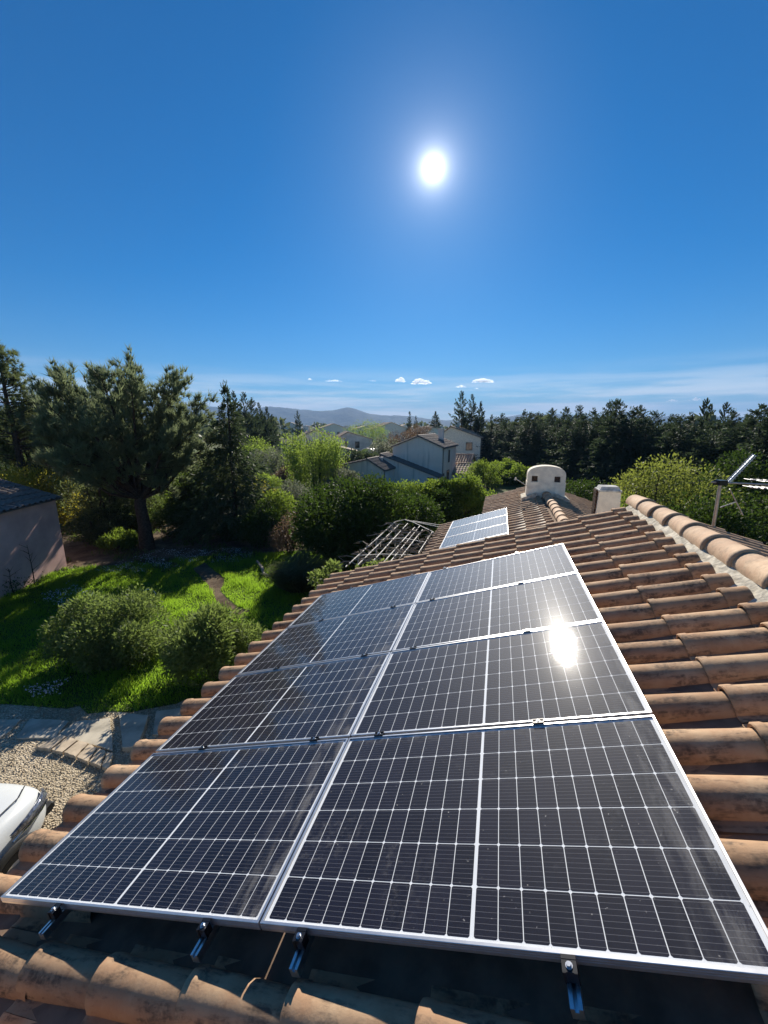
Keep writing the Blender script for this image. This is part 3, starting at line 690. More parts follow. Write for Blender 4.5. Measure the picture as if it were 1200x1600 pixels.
def gable(name, W, label, w, d, h, rise, mat, rmatl, asym=.5, wins=(), ovh=.25, cat='house', chim=None, pitch=.3, into=None):
    """w along local x (front at y=0 facing -y), ridge along y, gable on the front"""
    e = into or empty(name, W, label, cat)
    xr = w*(asym-.5); a, c = -w/2, w/2; sec = [(a, -.2), (c, -.2), (c, h), (xr, h+rise), (a, h)] if rise > 0 else [(a, -.2), (c, -.2), (c, h), (a, h)]
    if asym >= .999: sec = [(a, -.2), (c, -.2), (c, h+rise), (a, h)]
    b = MB(); m = len(sec); vs = [(x, 0, z) for x, z in sec]+[(x, d, z) for x, z in sec]
    b.add(vs, [tuple(range(m)), tuple(range(2*m-1, m-1, -1))]+[((i+1) % m, i, m+i, m+(i+1) % m) for i in range(m)])
    obj('wall', b.mesh('wall', mat), e, W)
    for sgn in (-1, 1):
        run = (xr-a) if sgn < 0 else (c-xr)
        if run < .05: continue
        L_ = math.hypot(run, rise); up = Vector((-sgn*run, 0, rise))/L_; al = Vector((0, -sgn, 0)); nn = up.cross(al)
        if nn.z < 0: al = -al; nn = up.cross(al)
        m4 = Matrix.Identity(4)
        for i, q_ in enumerate((up, al, nn)):
            for j in range(3): m4[j][i] = q_[j]
        m4.translation = Vector((xr, 0, h+rise))+nn*.05
        v0, v1 = (-ovh, d+ovh) if al.y > 0 else (-d-ovh, ovh)
        cb = corrugated('roof', L_+ovh, v0, v1, rmatl, pitch=pitch, amp=.075, seg=6, M=Matrix.Translation((-L_-ovh, 0, 0)))
        obj('roof', cb.mesh('roof', rmatl, 40), e, W @ m4)
    gz = h-.02-ovh*.3
    if c-xr > .05:
        g_ = MB(); g_.tube([(c+ovh*.95, -ovh, gz), (c+ovh*.95, d+ovh, gz)], .05, 6); g_.tube([(c+.05, .12, gz), (c+.05, .12, 0)], .035, 6); obj('gutter', g_.mesh('gutter', M_SHUT, 50), e, W)
    b = MB(); b.tube([(xr, -ovh, h+rise+.07), (xr, d+ovh, h+rise+.07)], .11, 8); rt = obj('ridge', b.mesh('ridge', rmatl, 50), e, W)
    for (side, p, z, ww, hh) in wins:        # side f/r/l, p along the wall from its left seen from outside
        if side == 'f': Wm = Matrix.Translation((a+p, 0, z))
        elif side == 'r': Wm = Matrix.Translation((c, p, z)) @ Matrix.Rotation(R(90), 4, 'Z')
        else: Wm = Matrix.Translation((a, d-p, z)) @ Matrix.Rotation(R(-90), 4, 'Z')
        fb = MB(); t = .06
        for lo, hi in (((-ww/2-t, -.05, -t), (ww/2+t, -.002, 0)), ((-ww/2-t, -.05, hh), (ww/2+t, -.002, hh+t)), ((-ww/2-t, -.05, 0), (-ww/2, -.002, hh)), ((ww/2, -.05, 0), (ww/2+t, -.002, hh)), ((-.025, -.04, 0), (.025, -.004, hh))): fb.box(lo, hi)
        wn_ = obj('window', fb.mesh('window', M_SHUT), e, W @ Wm); pb_ = MB(); pb_.box((-ww/2, -.02, 0), (ww/2, -.003, hh)); obj('pane', pb_.mesh('pane', M_GLASSW), wn_, W @ Wm)
    if chim:
        x, y, z, cw, chh = chim; b = MB(); b.box((x-cw/2, y-cw/2, z-.8), (x+cw/2, y+cw/2, z+chh)); b.box((x-cw/2-.06, y-cw/2-.06, z+chh), (x+cw/2+.06, y+cw/2+.06, z+chh+.1)); obj('chimney', b.mesh('chimney', mat), e, W)
    return e
# pink outbuilding on the left: corner (105,885) on the ground, eave at (95,778)
pc = gp(105, 886); pl = gp(0, 938)
ax = Vector((pl.x-pc.x, pl.y-pc.y, 0)).normalized()          # along the wall, to the left and nearer
WP = Matrix.Translation((pc.x, pc.y, 0)) @ Matrix.Rotation(math.atan2(-ax.y, -ax.x), 4, 'Z')
pk = empty('outbuilding', WP, 'pink rendered outbuilding with a dark tiled roof at the left edge', 'outbuilding')
PLn, PD, PHt = 6.5, 5.0, 2.82
b = MB(); sec = [(0, -.1), (PD, -.1), (PD, PHt), (PD/2, PHt+.85), (0, PHt)]
vs = [(-PLn, y, z) for y, z in sec]+[(0, y, z) for y, z in sec]; m = 5
b.add(vs, [tuple(range(m)), tuple(range(2*m-1, m-1, -1))]+[((i+1) % m, i, m+i, m+(i+1) % m) for i in range(m)])
b.f = [f[::-1] for f in b.f]
obj('wall', b.mesh('wall', M_PINK), pk)
for sgn in (-1, 1):
    run, rise = PD/2, .85; L_ = math.hypot(run, rise); up = Vector((0, -sgn*run, rise))/L_; al = Vector((sgn, 0, 0)); nn = up.cross(al)
    if nn.z < 0: al = -al; nn = up.cross(al)
    m4 = Matrix.Identity(4)
    for i, q_ in enumerate((up, al, nn)):
        for j in range(3): m4[j][i] = q_[j]
    m4.translation = Vector((0, PD/2, PHt+rise))+nn*.05
    v0, v1 = (-PLn-.1, .12) if al.x > 0 else (-.12, PLn+.1)
    cb = corrugated('roof', L_+.22, v0, v1, M_TF2, pitch=.26, expo=.36, amp=.06, seg=6, M=Matrix.Translation((-L_-.22, 0, 0)))
    obj('roof', cb.mesh('roof', M_TF2, 40), pk, WP @ m4)
b = MB(); b.tube([(-PLn-.1, PD/2, PHt+.92), (.12, PD/2, PHt+.92)], .1, 8); obj('ridge', b.mesh('ridge', M_TF2, 50), pk)

# central neighbour house: tall block, low block and lean-to (front corner seen at (687,750))
def yawW(p, yaw): return T(p.x, p.y, 0, yaw)
YH = 38.0; yaw = R(-21)
fc = at(651, 740, YH); nh = gable('neighbour_house', yawW(fc, yaw), 'tall grey-pink house with streaked gable walls and low tiled extensions in front', 4.9, 6.6, 3.55, 1.0, M_STREAK, M_TF2, .52, wins=(('r', 2.9, 2.05, .42, 1.1), ('r', 2.6, .3, .9, .9)), chim=(1.2, 4.6, 4.2, .5, .95), ovh=.18)
fc = at(556, 740, YH-2.5); gable('neighbour_house', yawW(fc, yaw), 'low streaked gable end left of the tall grey-pink house block', 5.3, 4.6, 1.75, .85, M_STREAK, M_TF2, .72, chim=(1.6, 2.2, 2.3, .22, .32), ovh=.15, into=nh)
fc = at(637, 742, YH-1.4); gable('neighbour_house', yawW(fc, yaw), 'lean-to with a dark sloping roof against the tall grey-pink house', 5.6, 2.2, 1.0, 1.85, M_STREAK, M_TF2, .02, wins=(('f', 5.0, .2, .5, .7),), ovh=.12, into=nh)
fc = at(741, 735, YH+5); gable('neighbour_annex', yawW(fc, R(70)), 'low annex with ribbed red-brown roof right of the tall house', 4.2, 3.2, .7, .75, M_STREAK, M_TILE_FAR, .5)
fc = at(737, 730, YH+10); gable('neighbour_annex', yawW(fc, R(70)), 'second annex with pale tiled roof behind the red-brown one', 3.6, 3.6, 1.3, .8, M_RENDER, M_TILE_FAR, .5)
fc = at(716, 715, 58); gable('white_house', yawW(fc, R(-24)), 'white house with tan roof behind the tall grey-pink house', 6.2, 9, 3.9, 1.5, M_RENDER, M_TILE_FAR, .3, wins=(('f', 4.6, 2.2, .8, 1.0),), chim=(-1, 3, 5.2, .5, .8))
fc = at(503, 700, 75); gable('village_house', yawW(fc, R(14)), 'pale cottage with tan roof behind the lime-green tree', 8.5, 10, 3.2, 1.6, M_RENDER, M_TILE_FAR, .35, wins=(('f', 6.2, 1.2, .8, 1.2),), chim=(-2, 3, 4.6, .5, .9))
fc = at(553, 700, 82); gable('village_house', yawW(fc, R(10)), 'grey cottage with pale roof edge left of the lime bush', 7.6, 9, 2.9, 1.4, M_GREYR, M_TILE_FAR, .35, wins=(('f', 2.0, 1.2, .8, 1.2), ('f', 4.5, 1.2, .8, 1.2)))
fc = at(540, 700, 64); gable('garden_shed', yawW(fc, R(8)), 'small low shed in front of the grey cottage', 3.6, 5, 1.5, .7, M_GREYR, M_TILE_FAR, .2, cat='shed')
fc = at(431, 695, 66); gable('garden_shed', yawW(fc, R(-8)), 'small two-tone hut below the dark cypress row at left', 3.4, 3, 2.6, .8, M_RENDER, M_TF2, .5, cat='shed', wins=(('r', 1.5, .8, .7, 1.1),))
fc = at(612, 672, 150); gable('village_house', yawW(fc, R(15)), 'far wide house with brown roof under the twin cypresses', 14, 12, 4.4, 2.4, M_RENDER, M_TILE_FAR, .5, wins=(('f', 4, 1.2, 1, 1.3), ('f', 9, 1.2, 1, 1.3)))
fc = at(522, 668, 190); gable('village_house', yawW(fc, R(16)), 'far white house left of the grey cottage roof', 12, 12, 4.6, 2, M_RENDER, M_TILE_FAR, .5, wins=(('f', 3, 1.4, 1.2, 1.4), ('f', 8, 1.4, 1.2, 1.4)))
fc = at(656, 672, 120); gable('village_house', yawW(fc, R(-10)), 'far low house right of the bare shrubs', 11, 9, 3.4, 1.7, M_GREYR, M_TILE_FAR, .5)
fc = at(690, 668, 105); gable('village_house', yawW(fc, R(10)), 'house with long tan roof below the round dark cypress', 11, 16, 3.3, 1.9, M_RENDER, M_TILE_FAR, .3)
rr = random.Random(11); FARN = ['left', 'middle', 'right']
fars = [(455, 664, 260), (478, 663, 310), (572, 665, 240), (590, 664, 330), (634, 664, 300), (648, 664, 380), (670, 664, 270), (541, 663, 420), (684, 663, 420)]
near = ['beside the dark round-topped cypress', 'just left of the lime-green tree top', 'above the lime bush', 'second right of the lime bush', 'between the twin cypresses and the round tree', 'in the gap left of the round dark tree', 'under the round dark tree', 'beneath the hill summit', 'farthest one under the round dark tree']
for (x, y, Yd), nl in zip(fars, near):
    fc = at(x, y, Yd); gable('village_house', yawW(fc, rr.uniform(-.1, .45)), 'tiny far village house %s' % nl, rr.uniform(10, 15), 11, rr.uniform(3.5, 6), 2, rr.choice([M_RENDER, M_GREYR]), M_TILE_FAR, .5, wins=(('f', 3, 1.5, 1.2, 1.4), ('f', 7, 1.5, 1.2, 1.4)), pitch=.9)
# garden wall and white dome tunnel
fc = at(667, 722, 46)
b = MB(); b.box((-2.6, 0, -.1), (2.6, .25, 1.5)); b.box((-2.65, -.04, 1.5), (2.65, .29, 1.58)); o = obj('garden_wall', b.mesh('garden_wall', M_RENDER), None, yawW(at(625, 722, 47), R(5))); tag(o, 'short white garden wall left of the tall grey-pink house', 'wall')
dome = empty('garden_tunnel', yawW(at(573, 699, 70), R(-25)), 'small white domed garden tunnel on the bright lawn', 'garden tunnel')
b = MB(); K = 12
for i in range(K): pass
vs = [(math.cos(math.pi*j/K)*1.7, y, math.sin(math.pi*j/K)*1.7) for y in (0, 1.2, 2.4) for j in range(K+1)]; b.add(vs, [(k*(K+1)+j, (k+1)*(K+1)+j, (k+1)*(K+1)+j+1, k*(K+1)+j+1) for k in range(2) for j in range(K)])
obj('cover', b.mesh('cover', simple('white_film', (.62, .62, .58), .5), 60), dome); 
for y in (0, 1.2, 2.4):
    b = MB(); b.tube([(math.cos(math.pi*j/K)*1.74, y, math.sin(math.pi*j/K)*1.74) for j in range(K+1)], .06, 5); obj('hoop', b.mesh('hoop', M_GALV), dome)
fld = [at(555, 704, 66), at(582, 704, 66), at(590, 692, 80), at(556, 694, 80)]
def gpoly(px): return ccw([(gp(x, y).x, gp(x, y).y) for x, y in px])
M_FIELD = simple('field_grass', (.13, .21, .035), .9, 0, .1, .25, .8)
sheet('far_lawn', ccw([(p.x, p.y) for p in fld]), .012, M_FIELD)
sheet('side_lawn', gpoly([(400, 745), (470, 748), (478, 763), (405, 765)]), .012, M_FIELD)

# ================================================================== PAVING
M_SLAB = simple('stone_slab', (.46, .41, .32), .9, 0, .15, .25, 3, .5)
M_PAVER = simple('terracotta_paver', (.52, .42, .30), .88, 0, .15, .18, 6, .3)
c5 = lambda a, b_: (a/4.0, 1080+b_/4.0)
def slab(name, quad, z0, z1, mat, label, cat, group):
    P = ccw([(gp(*c5(*q_)).x, gp(*c5(*q_)).y) for q_ in quad]); cx = sum(p[0] for p in P)/len(P); cy = sum(p[1] for p in P)/len(P)
    P = wobble([(p[0]-cx, p[1]-cy) for p in P], .012, 4); b = MB(); b.prism(P, z0, z1-.008)
    n = len(P); b2 = [(p[0]*.985, p[1]*.985) for p in P]; vs = [(p[0], p[1], z1-.008) for p in P]+[(p[0], p[1], z1) for p in b2]
    b.add(vs, [(i, (i+1) % n, n+(i+1) % n, n+i) for i in range(n)]+[tuple(range(n, 2*n))])
    o = obj(name, b.mesh(name, mat), None, Matrix.Translation((cx, cy, 0)) @ Matrix.Rotation(random.uniform(-.008, .008), 4, 'X')); tag(o, label, cat, group)
G1 = 'stone slabs of the garden path'
slab('stone_slab', [(-160, 190), (140, 182), (62, 262), (-150, 400)], -.06, .035, M_SLAB, 'grey stone path slab at the left picture edge', 'stone slab', G1)
slab('stone_slab', [(190, 180), (432, 194), (345, 300), (98, 302)], -.06, .035, M_SLAB, 'shaded stone path slab with a ragged sunlit end, second from left', 'stone slab', G1)
slab('stone_slab', [(480, 200), (690, 178), (708, 388), (368, 278)], -.06, .04, M_SLAB, 'large sunlit stone slab above the row of terracotta pavers', 'stone slab', G1)
slab('stone_slab', [(742, 152), (930, 172), (868, 368), (768, 378)], -.06, .085, M_SLAB, 'half-sunlit stone slab right of the large sunlit one', 'stone slab', G1)
slab('stone_slab', [(978, 138), (1180, 108), (1080, 290), (955, 285)], -.06, .05, M_SLAB, 'shaded stone slab next to the eave tiles', 'stone slab', G1)
slab('stone_slab', [(1215, 98), (1400, 70), (1330, 270), (1180, 280)], -.06, .05, M_SLAB, 'stone slab hidden mostly below the eave', 'stone slab', G1)
tb = [(228, 366), (322, 383), (398, 402), (480, 432), (556, 460), (636, 490), (690, 508)]; tt = [(372, 288), (425, 304), (492, 328), (556, 350), (616, 374), (668, 396), (716, 412)]
for i in range(6):
    g_ = 5
    slab('paver', [(tt[i][0]+g_, tt[i][1]+1), (tt[i+1][0]-g_, tt[i+1][1]-1), (tb[i+1][0]-g_, tb[i+1][1]-1), (tb[i][0]+g_, tb[i][1]+1)], -.04, .07, M_PAVER, '%s terracotta paver of the sunlit row, counted from the left' % ['first', 'second', 'third', 'fourth', 'fifth', 'sixth'][i], 'paver', 'row of terracotta pavers')

# ================================================================== GARDEN STUFF
def inpoly(P, poly):
    x, y = P[:, 0], P[:, 1]; r_ = np.zeros(len(P), bool); n = len(poly)
    for i in range(n):
        x0, y0 = poly[i]; x1, y1 = poly[(i+1) % n]
        c = ((y0 > y) != (y1 > y)) & (x < (x1-x0)*(y-y0)/((y1-y0) or 1e-9)+x0); r_ ^= c
    return r_
def scatter(poly, n):
    a = np.array(poly); lo, hi = a.min(0), a.max(0); P = rng.uniform(lo, hi, (n, 2)); return P[inpoly(P, poly)]
def vnoise(P, s, seed=0):
    return (np.sin(P[:, 0]*s+seed)*np.cos(P[:, 1]*s*1.13+seed*2)+np.sin((P[:, 0]*.7+P[:, 1])*s*1.9+seed)+np.sin((P[:, 1]*.8-P[:, 0])*s*2.7+seed*3)*.6)
P = scatter(LAWNP, 190000); P = P[~inpoly(P, [(p.x, p.y) for p in pathp])]
hgt = .07+.07*np.clip(vnoise(P, 2.1)+.4, 0, 2)
P3 = np.c_[P, np.full(len(P), .008)]
D = np.c_[rng.normal(size=(len(P), 2))*.45, np.ones(len(P))]
vb = blades(P3, D, 1.0, .016).reshape(-1, 3, 3); vb[:, 2] = vb[:, 0]+(vb[:, 2]-vb[:, 0])*hgt[:, None]
o = obj('grass', np_mesh('grass', vb, 3, L_GRASS)); tag(o, 'bright green lawn grass between the garden bushes', 'grass', kind='stuff')
def flowers(name, px, n, label, size=.03, z=(.08, .2)):
    poly = [(gp(*q_).x, gp(*q_).y) for q_ in px]; P = scatter(poly, n); P = P[vnoise(P, 3.0, 1) > -.3]
    C = np.c_[P, rng.uniform(*z, len(P))]; D = np.c_[rng.normal(size=(len(P), 2)), rng.uniform(.1, 1, len(P))]
    o = obj(name, np_mesh(name, leaves(C, D, size, size*.9), 4, M_FLOWER)); tag(o, label, 'flowers', kind='stuff')
    C2 = np.c_[P+rng.normal(size=P.shape)*.05, np.zeros(len(P))]; C2 = np.repeat(C2, 2, 0); D2 = np.c_[rng.normal(size=(len(C2), 2))*.5, np.ones(len(C2))]
    return poly
flowers('white_flowers', [(150, 895), (260, 862), (345, 862), (300, 885), (200, 905)], 2600, 'drift of small white flowers in front of the big tree')
flowers('white_flowers', [(50, 945), (110, 915), (150, 935), (80, 965)], 1300, 'white flowers at the foot of the pink wall')
flowers('white_flowers', [(38, 1085), (115, 1070), (120, 1085), (60, 1098)], 500, 'small patch of white flowers by the path slabs')
flowers('white_flowers', [(340, 862), (400, 862), (390, 880), (330, 885)], 600, 'sparse white flowers beside the dirt path')
# loose stones on the gravel
P = scatter([(-8.5, 2.0), (-2.2, 2.0), (-2.0, 7.0), (-8.5, 7.0)], 9000); n = len(P); c = np.c_[P, np.full(n, .008)]
s_ = rng.uniform(.006, .017, (n, 1)); dirs = np.array([(1,0,0),(0,1,0),(-1,0,0),(0,-1,0),(0,0,.8)], float)
oc = c[:, None, :]+dirs[None]*s_[:, :, None]*rng.uniform(.6, 1.4, (n, 5, 1)); tri = oc[:, [0,1,4, 1,2,4, 2,3,4, 3,0,4]].reshape(-1, 3)
o = obj('loose_gravel', np_mesh('loose_gravel', tri, 3, leaf_mat('gravel_stones', (.22, .17, .11), (.50, .42, .31), .0, None, .9, .1))); tag(o, 'loose pale gravel stones on the drive', 'gravel', kind='stuff')
# leaf litter and low ground cover under the trees
P = scatter(SOILP, 26000); P = P[vnoise(P, 1.1, 2) > .1]; C = np.c_[P, np.full(len(P), .01)]
D = np.c_[rng.normal(size=(len(P), 2))*.6, np.ones(len(P))]
o = obj('ground_cover', np_mesh('ground_cover', leaves(C, D, .16, .05), 4, L_SHRUB)); tag(o, 'patchy green weeds on the soil under the trees', 'weeds', kind='stuff')
# curved white garden hoop
hp_ = gp(238, 934); b = MB(); b.tube([(math.cos(a)*.22-.1, 0, math.sin(a)*.3+.02) for a in [math.pi*(.05+.9*i/12) for i in range(13)]], .012, 6)
o = obj('garden_hoop', b.mesh('garden_hoop', simple('white_plastic', (.6, .6, .6), .5)), None, T(hp_.x, hp_.y, 0, .5)); tag(o, 'thin white hoop stuck in the lawn behind the left bush', 'garden hoop')
# fallen branch by the path
b = MB(); q0, q1, q2 = gp(402, 880), gp(412, 900), gp(424, 902)
b.tube([q0+Vector((0,0,.08)), q0.lerp(q1, .6)+Vector((.05,0,.12)), q1+Vector((0,0,.1)), q2+Vector((0,0,.04))], [.05, .06, .05, .03], 7); o = obj('fallen_branch', b.mesh('fallen_branch', simple('grey_wood', (.32, .26, .2), .9), 50)); tag(o, 'bleached fallen branch beside the bright grass', 'branch')

# ================================================================== TREES
def limb_tree(h, fork, env, nl, r0, seed, tuft, mat, subs=13, twigs=9, up=.5, low=-.15):
    """spreading tree: limbs from the fork out to an ellipsoid crown; env=(cz, rx, ry, rz)"""
    rr = np.random.default_rng(seed); b = MB(); cz, rx, ry, rz = env; f = Vector((0, 0, fork))
    b.tube([(0, 0, -.1), (.04, .02, fork*.4), (-.03, .03, fork*.8), f], [r0*1.35, r0, r0*.9, r0*.8], 10)
    TP, TA = [], []
    for i in range(nl):
        zf = low+(1-low)*((i+.5)/nl)**.85; a = i*2.39996+rr.uniform(-.3, .3); s = math.sqrt(max(.05, 1-zf*zf)) if zf > 0 else 1
        k = rr.uniform(.80, 1.06); e = Vector((math.cos(a)*rx*s*k, math.sin(a)*ry*s*k, cz+rz*zf*k))
        m1 = f.lerp(e, .35)+Vector((0, 0, -.05*h*(1-max(zf, 0)))); m2 = f.lerp(e, .7)+Vector((rr.uniform(-.1, .1), rr.uniform(-.1, .1), .02*h))
        rl = r0*rr.uniform(.28, .45); b.tube([f-Vector((0, 0, .15)), m1, m2, e], [rl, rl*.75, rl*.45, rl*.12], 6)
        path = [f, m1, m2, e]; Lb = (e-f).length
        for j in range(subs):
            t = .30+.70*(j+.5)/subs; q = min(2.999, t*3); p = path[int(q)].lerp(path[int(q)+1], q % 1)
            d = Vector(((e-f).normalized()))*.7+Vector(rr.normal(size=3).tolist())*.75+Vector((0, 0, up*.5)); d.normalize()
            l = Lb*.30*(1.15-t*.55)*rr.uniform(.6, 1.15); pe = p+d*l
            if j % 2 == 0: b.tube([p, p.lerp(pe, .6), pe], [rl*.22, rl*.13, rl*.05], 4, cap=False)
            n = twigs; tt = rr.uniform(.25, 1.0, n)
            for w in tt:
                TP.append(np.array(p.lerp(pe, w))+rr.normal(size=3)*.10*l); TA.append(np.array(d)*.8+np.array((e-f).normalized())*.4+np.array((0, 0, up))+rr.normal(size=3)*.35)
    nper, ln, wd, spr = tuft
    return np_mesh('crown', tufts(np.array(TP), np.array(TA), nper, ln, wd, spr), 3, mat), b.mesh('trunk', M_BARK, 50)
def pompom_pine(h, seed, r):
    rr = np.random.default_rng(seed); b = MB(); b.tube([(0,0,-.1), (.1,.05,h*.35), (.02,.1,h*.7), (.0,.05,h)], [.24, .18, .1, .02], 8); TP, TA = [], []
    for i in range(90):
        z = h*rr.uniform(.36, 1.0); a = rr.uniform(0, 6.28); l = r*(1.12-(z/h))**.6*rr.uniform(.5, 1.0); p = Vector((.05, .07, z)); e = p+Vector((math.cos(a)*l, math.sin(a)*l, l*rr.uniform(.1, .6)))
        b.tube([p, p.lerp(e, .5)+Vector((0,0,-.05*l)), e], [.04, .025, .008], 5)
        for k in range(8):
            q = p.lerp(e, rr.uniform(.45, 1.02))+Vector((rr.normal(size=3)*.16*l).tolist()); TP.append(np.array(q)); TA.append(np.array(e-p)/l*.4+np.array((0,0,.4)))
    return np_mesh('crown', tufts(np.array(TP), np.array(TA), 30, .24, .028, .9), 3, L_PINE2), b.mesh('trunk', M_BARK, 50)
def g2(x, y): p = gp(x, y); return (p.x, p.y, 0)
def a2(x, Y): p = at(x, 700, Y); return (p.x, p.y, 0)
c, t = limb_tree(7.7, 2.5, (4.8, 3.4, 3.1, 3.05), 30, .27, 5, (12, .31, .040, .42), L_PINE, 19, 12, .75, -.4)
plant('pine_tree', g2(230, 858), 'big spreading silver-green pine with forked dark trunk', 'tree', c, t, rz=1.2)
c, t = limb_tree(8.2, 3.0, (5.6, 2.4, 2.4, 2.6), 20, .22, 9, (12, .34, .044, .36), L_PINE, 15, 11, .8, -.6)
plant('pine_tree', a2(128, 22.5), 'plumed green pine behind and left of the big silver one', 'tree', c, t)
c, t = pompom_pine(9.5, 3, 2.6); plant('pine_tree', a2(26, 22), 'tall open pine with tufted top at the left edge', 'tree', c, t)
c, t = limb_tree(7.0, 2.6, (4.8, 2.6, 2.4, 2.2), 16, .2, 12, (13, .3, .034, .4), L_PINE2, 12, 10, .5, -.5)
plant('pine_tree', a2(48, 24), 'rounded green pine below the tufted pine top', 'tree', c, t)
c = conifer_mesh('crown', 7.45, 2.7, 15000, .27, .08, L_FIR, .10, 1.0, .30, .34); t = trunk_mesh('trunk', 7.3, .14, branches=46, brl=1.5, zlo=.1, seed=4)
plant('fir_tree', g2(371, 842), 'dark slender fir standing right of the silver pine', 'tree', c, t)
# dark cypress row beyond the fir, and other single conifers
CYP = [conifer_mesh('crown', 9.0, 2.0, 8000, .32, .11, L_CYP, .02, .72, -.1, .28, 1.0, .5) for _ in range(3)]
CYPT = trunk_mesh('trunk', 8.2, .16, seed=8)
COLC = conifer_mesh('crown', 9.0, .85, 4000, .34, .11, L_CYP, .02, .55, -.3, .15, 1.2, .9)
for i, (x, Yd, ty) in enumerate([(372, 50, 612), (386, 54, 614), (398, 57, 622), (409, 60, 630), (420, 62, 636), (428, 66, 648)]):
    zt = at(x, ty, Yd).z; plant('cypress_tree', a2(x, Yd), '%s tree of the dark cypress row behind the fir, counted from left' % ['first', 'second', 'third', 'fourth', 'fifth', 'sixth'][i], 'tree', CYP[i % 3], CYPT, s=zt/9.0*1.0, group='cypress row behind the fir')
for x, Yd, ty, lb, me, sx in [(467, 105, 642, 'dark conical cypress standing alone left of the lime tree top', CYP[1], .8), (639, 150, 643, 'taller of the twin slim cypresses in the village', COLC, 1), (649, 150, 650, 'shorter of the twin slim cypresses in the village', COLC, 1),
        (1093, 30, 624, 'slim dark cypress above the right treeline, left one', COLC, 1), (1124, 32, 630, 'slim dark cypress above the right treeline, right one', COLC, 1), (1101, 31, 634, 'short slim cypress between the two tall slim ones', COLC, 1),
        (766, 80, 648, 'thin cypress right of the tall dark tree group', COLC, 1)]:
    zt = at(x, ty, Yd).z; plant('cypress_tree', a2(x, Yd), lb, 'tree', me, CYPT, s=zt/9.0*sx, sz=zt/9.0)
for x, Yd, ty, lb in [(718, 62, 612, 'tallest tree of the dark group behind the white house'), (735, 64, 617, 'middle tree of the dark group behind the white house'), (748, 62, 628, 'right tree of the dark group behind the white house'), (679, 110, 643, 'round dark cypress over the tan-roofed house')]:
    zt = at(x, ty, Yd).z; k = 1.0 if x != 679 else 1.6
    plant('cypress_tree', a2(x, Yd), lb, 'tree', CYP[int(x) % 3], CYPT, s=zt/9.0*k, sz=zt/9.0, group='dark trees behind the white house' if x != 679 else None)
# the long conifer treeline on the right
WALL = [conifer_mesh('crown', 9.0, 2.6, 21000, .28, .09, L_CYP, .02, .66, .16, .36, 1.0, .2) for _ in range(5)]
ORD = ['first', 'second', 'third', 'fourth', 'fifth', 'sixth', 'seventh', 'eighth', 'ninth', 'tenth', 'eleventh', 'twelfth', 'thirteenth', 'fourteenth', 'fifteenth', 'sixteenth', 'seventeenth', 'eighteenth', 'nineteenth', 'twentieth']
front = [(772, 58, 652), (790, 54, 654), (806, 51, 648), (826, 47, 645), (846, 44, 650), (868, 41, 643), (888, 38.5, 640), (910, 36, 646), (934, 34, 636), (958, 32, 630), (980, 30.5, 642), (1004, 29, 638), (1030, 27.5, 655), (1056, 26, 652), (1084, 24.5, 658), (1114, 23, 655), (1146, 22, 648), (1178, 21, 640), (1212, 20, 630), (1250, 19, 640)]
for i, (x, Yd, ty) in enumerate(front):
    zt = at(x, ty, Yd).z*random.uniform(.90, 1.06); k = random.uniform(1.15, 1.6); plant('conifer_tree', a2(x, Yd), '%s dark conifer in the front rank of the right treeline, from its far left end' % ORD[i], 'tree', WALL[i % 5], CYPT, s=zt/9.0*k, sz=zt/9.0, group='front rank of the right treeline')
back = [(782, 64, 646), (816, 56, 640), (838, 52, 644), (858, 48, 638), (879, 45, 636), (899, 42, 634), (922, 40, 638), (946, 38, 626), (992, 35, 634), (1018, 33, 642), (1044, 31.5, 648), (1072, 30, 645), (1135, 27, 640), (1164, 26, 644), (1196, 25, 634)]
for i, (x, Yd, ty) in enumerate(back):
    zt = at(x, ty, Yd).z; plant('conifer_tree', a2(x, Yd), '%s dark conifer peeking over the right treeline from behind, from the left' % ORD[i], 'tree', WALL[(i*3+2) % 5], CYPT, s=zt/9.0, group='rear rank of the right treeline')

# bushes
def bush(pos, label, rx, ry, h, n, ls, lw, mat, name='shrub', cat='shrub', **k):
    c = bush_mesh('foliage', rx, ry, h, n, ls, lw, mat, **k); s = stems_mesh('stems', rx, ry, h, 9, .03*h**.5, M_BARK)
    return plant(name, pos, label, cat, c, s, rz=0, crown_name='foliage', stem_name='stems')
bush((-6.45, 8.75), 'wide flat-topped bush with pale leaf tips on the lawn at left', 1.5, 1.0, 1.5, 22000, .10, .036, L_OLEANDER, clumps=30)
bush((-3.8, 8.0), 'dense dark oleander bush on the lawn close to the eave', .98, .85, 1.5, 17000, .11, .034, L_OLEANDER, clumps=24)
bush((-1.25, 15.4), 'large dark rounded laurel bush in the middle of the garden', 2.25, 1.8, 3.5, 36000, .14, .065, L_LAUREL, clumps=40)
bush((1.0, 17.2), 'dark laurel bush merging with the big one on its right', 1.5, 1.3, 2.75, 16000, .14, .065, L_LAUREL, clumps=24)
for i, (x, Yd, ty, r_, m) in enumerate([(622, 20, 752, 1.1, L_HEDGE), (648, 20.5, 757, 1.1, L_HEDGE), (676, 21, 752, 1.2, L_HEDGE), (706, 21, 742, 1.15, L_LAUREL), (728, 20.5, 739, 1.15, L_HEDGE), (752, 21, 756, 1.0, L_HEDGE), (640, 19.0, 772, 1.0, L_LAUREL), (690, 19.5, 770, 1.1, L_LAUREL)]):
    h = at(x, ty, Yd).z; bush(a2(x, Yd), '%s leafy bush of the sunlit hedge behind the pergola, from the left' % ORD[i] if i < 6 else '%s low dark bush in front of the sunlit hedge' % ('left', 'right')[i-6], r_, 1.0, h, 9000, .13, .065, m, clumps=20)
